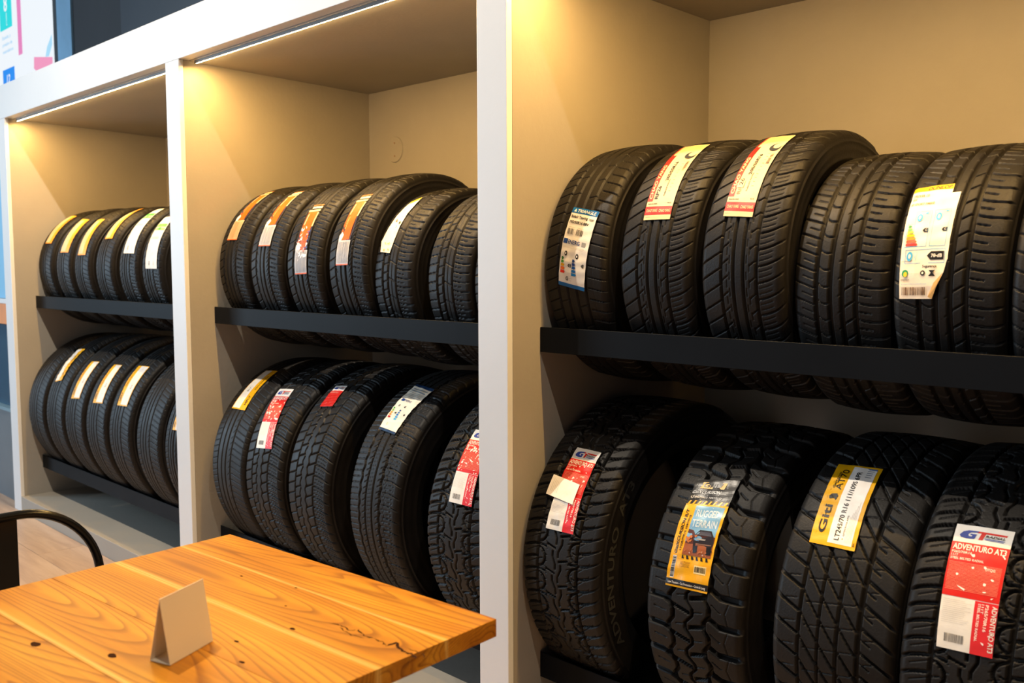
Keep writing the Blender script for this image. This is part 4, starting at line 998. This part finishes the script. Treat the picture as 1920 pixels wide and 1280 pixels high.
# boards running left-right, from the cabinet side towards the camera
bw = (0.106, 0.128, 0.115, 0.128, 0.12, 0.10)
y_ = v1
skew = [0.0]
for i, wd in enumerate(bw):
    # left end of the table is cut very slightly out of square, as in the photo
    bm = bmesh.new(); box_bm(bm, (u0, y_ - wd + 0.0002, TZ - THK), (u1, y_ - 0.0002, TZ), 0.0007 if 0 < i < 5 else 0.0012)
    me = bpy.data.meshes.new('board'); bm.to_mesh(me); bm.free()
    link('board', me, M_WOOD, tab)
    y_ -= wd
VB = y_
# dark resin streak near the right corner and a few small knots
RM = [(-1.1805, -0.8221), (-1.1611, -0.8146), (-1.1355, -0.8182), (-1.1296, -0.8065), (-1.1036, -0.8147), (-1.088, -0.8102), (-1.0684, -0.8098), (-1.0499, -0.8153), (-1.0531, -0.797), (-1.0269, -0.808), (-1.006, -0.8077), (-0.9859, -0.8127)]
bm = bmesh.new(); rr_ = random.Random(4)
def tl(x, y):
    d = Vector((x + 1.33, y + 1.02)); return Vector((d.dot(ex), d.dot(ey), TZ + 0.00012))
def ribbon(pts, w0, w1):
    P = []
    for i in range(len(pts) - 1):
        for k in range(5):
            f = k / 5; p = Vector(pts[i]).lerp(Vector(pts[i + 1]), f); P.append(tl(p.x + rr_.uniform(-.0016, .0016), p.y + rr_.uniform(-.0016, .0016)))
    prev = None
    for i, p in enumerate(P):
        d = (P[min(i + 1, len(P) - 1)] - P[max(i - 1, 0)]); n = Vector((-d.y, d.x, 0)).normalized() * rr_.uniform(w0, w1)
        if i in (0, len(P) - 1): n *= 0.1
        cur = (bm.verts.new(p + n), bm.verts.new(p - n))
        if prev: bm.faces.new((prev[0], prev[1], cur[1], cur[0]))
        prev = cur
ribbon(RM[:4], 0.0003, 0.0012); ribbon(RM[3:8], 0.0003, 0.0020); ribbon(RM[7:], 0.0005, 0.0030)
ribbon([(-1.155, -0.822), (-1.12, -0.826), (-1.09, -0.820)], 0.0002, 0.0012); ribbon([(-1.03, -0.80), (-0.995, -0.795), (-0.975, -0.806)], 0.0002, 0.0010)
for kx, ky, kr in ((-1.352, -0.773, 0.0022), (-1.47, -0.807, 0.0024), (-1.29, -0.83, 0.0018), (-1.20, -0.873, 0.0035), (-1.215, -0.955, 0.003), (-1.145, -0.985, 0.0035), (-1.29, -1.10, 0.006), (-1.405, -1.16, 0.007)):
    c = tl(kx, ky); bm.faces.new([bm.verts.new(c + Vector((1.7 * kr * math.cos(i) * rr_.uniform(.7, 1.1), kr * math.sin(i) * rr_.uniform(.7, 1.1), 0))) for i in np.linspace(0, 6.28, 10)[:-1]])
bmesh.ops.recalc_face_normals(bm, faces=bm.faces)
me = bpy.data.meshes.new('resin_mark'); bm.to_mesh(me); bm.free()
o = link('resin_mark', me, M_PITCH, tab); o['kind'] = 'stuff'; o['label'] = 'dark resin streaks and knots in the table top'
box_l = lambda nm, lo, hi, mt, bev=0.0: box(nm, lo, hi, mt, tab, bev, org=(0, 0, 0))
vc = (v1 + VB) / 2; uc = (u0 + u1) / 2
bm = bmesh.new(); box_bm(bm, (uc - 0.21, vc - 0.21, 0), (uc + 0.21, vc + 0.21, 0.012), 0.003)
me = bpy.data.meshes.new('base_plate'); bm.to_mesh(me); bm.free(); link('base_plate', me, M_BLACK, tab)
link('column', tube_mesh('column', [(uc, vc, 0.012), (uc, vc, 0.70)], 0.035, 24), M_BLACK, tab)
box_l('top_bracket', (uc - 0.15, vc - 0.15, 0.70), (uc + 0.15, vc + 0.15, TZ - THK - 0.0003), M_BLACK)

# ------------------------------------------------------------------ tent card
cd = empty('tent_card', (-1.2375, -1.0185, TZ), 'small blank beige folded tent card standing on the pine table', 'card')
M_CARD = paint('beige_card', (0.80, 0.70, 0.54), 0.6, 0.03)
A0 = Vector((-1.201, -1.059, 0)); A1 = Vector((-1.239, -0.978, 0)); B0 = Vector((-1.236, -1.071, 0))
dv = A1 - A0; B1 = B0 + dv; H_ = 0.089
T0 = (A0 + B0) / 2 + Vector((0, 0, H_)) + Vector((0.004, 0.0, 0)); T1 = T0 + dv
o_ = Vector((cd.location.x, cd.location.y, 0))
bm = bmesh.new()
def sheet(bm, a, b, c, d, th=0.0006):
    n = (b - a).cross(d - a).normalized() * th
    q = [bm.verts.new(p - o_) for p in (a, b, c, d)] + [bm.verts.new(p - o_ - n) for p in (a, b, c, d)]
    for f in ((0, 1, 2, 3), (7, 6, 5, 4), (0, 4, 5, 1), (1, 5, 6, 2), (2, 6, 7, 3), (3, 7, 4, 0)): bm.faces.new([q[i] for i in f])
Z = Vector((0, 0, 0.0007))
sheet(bm, A0 + Z, A1 + Z, T1, T0); me = bpy.data.meshes.new('front_leaf'); bm.to_mesh(me); bm.free(); link('front_leaf', me, M_CARD, cd)
bm = bmesh.new(); sheet(bm, B1 + Z, B0 + Z, T0, T1); me = bpy.data.meshes.new('rear_leaf'); bm.to_mesh(me); bm.free(); link('rear_leaf', me, M_CARD, cd)
bm = bmesh.new(); sheet(bm, A0 + Z, B0 + Z, B1 + Z, A1 + Z, 0.0005); me = bpy.data.meshes.new('base_leaf'); bm.to_mesh(me); bm.free(); link('base_leaf', me, M_CARD, cd)

# ------------------------------------------------------------------ chair
XB = -1.95; YC = -1.10; HW = 0.238
ch = empty('metal_chair', (-1.72, YC, 0), 'black metal chair with curved tube back at the far left side of the table', 'chair')
def cl(p): return Vector(p) - ch.location
zt_c = 0.795; rc = 0.15
pts = [(XB + 0.02, YC + HW, 0.47), (XB + 0.005, YC + HW, zt_c - rc)]
pts += [tuple(p) for p in arc_pts((XB, YC + HW - rc, zt_c - rc), (0, 1, 0), (0, 0, 1), rc, 6, 90, 14)]
pts += [tuple(p) for p in arc_pts((XB, YC - HW + rc, zt_c - rc), (0, 1, 0), (0, 0, 1), rc, 90, 174, 14)]
pts += [(XB + 0.005, YC - HW, zt_c - rc), (XB + 0.02, YC - HW, 0.47)]
link('back_frame', tube_mesh('back_frame', [cl(p) for p in pts], 0.0088, 16), M_BLACK, ch)
box('splat', (XB - 0.004, YC - 0.085, 0.455), (XB + 0.004, YC + 0.085, zt_c - 0.006), M_BLACK, ch, 0.002)
bm = bmesh.new(); box_bm(bm, (XB + 0.02 + 1.72, -0.20, 0.440), (XB + 0.41 + 1.72, 0.20, 0.458), 0.006)
me = bpy.data.meshes.new('seat'); bm.to_mesh(me); bm.free(); link('seat', me, M_BLACK, ch)
for sx_, sy_ in ((0.03, 1), (0.03, -1), (0.39, 1), (0.39, -1)):
    top = Vector((XB + sx_ + 1.72, sy_ * 0.185, 0.445)); bot = top + Vector((-0.04 if sx_ < 0.1 else 0.03, sy_ * 0.035, -0.445))
    link('leg', tube_mesh('leg', [top, bot + Vector((0, 0, 0.001))], 0.011, 10), M_BLACK, ch)

sc.render.film_transparent = False
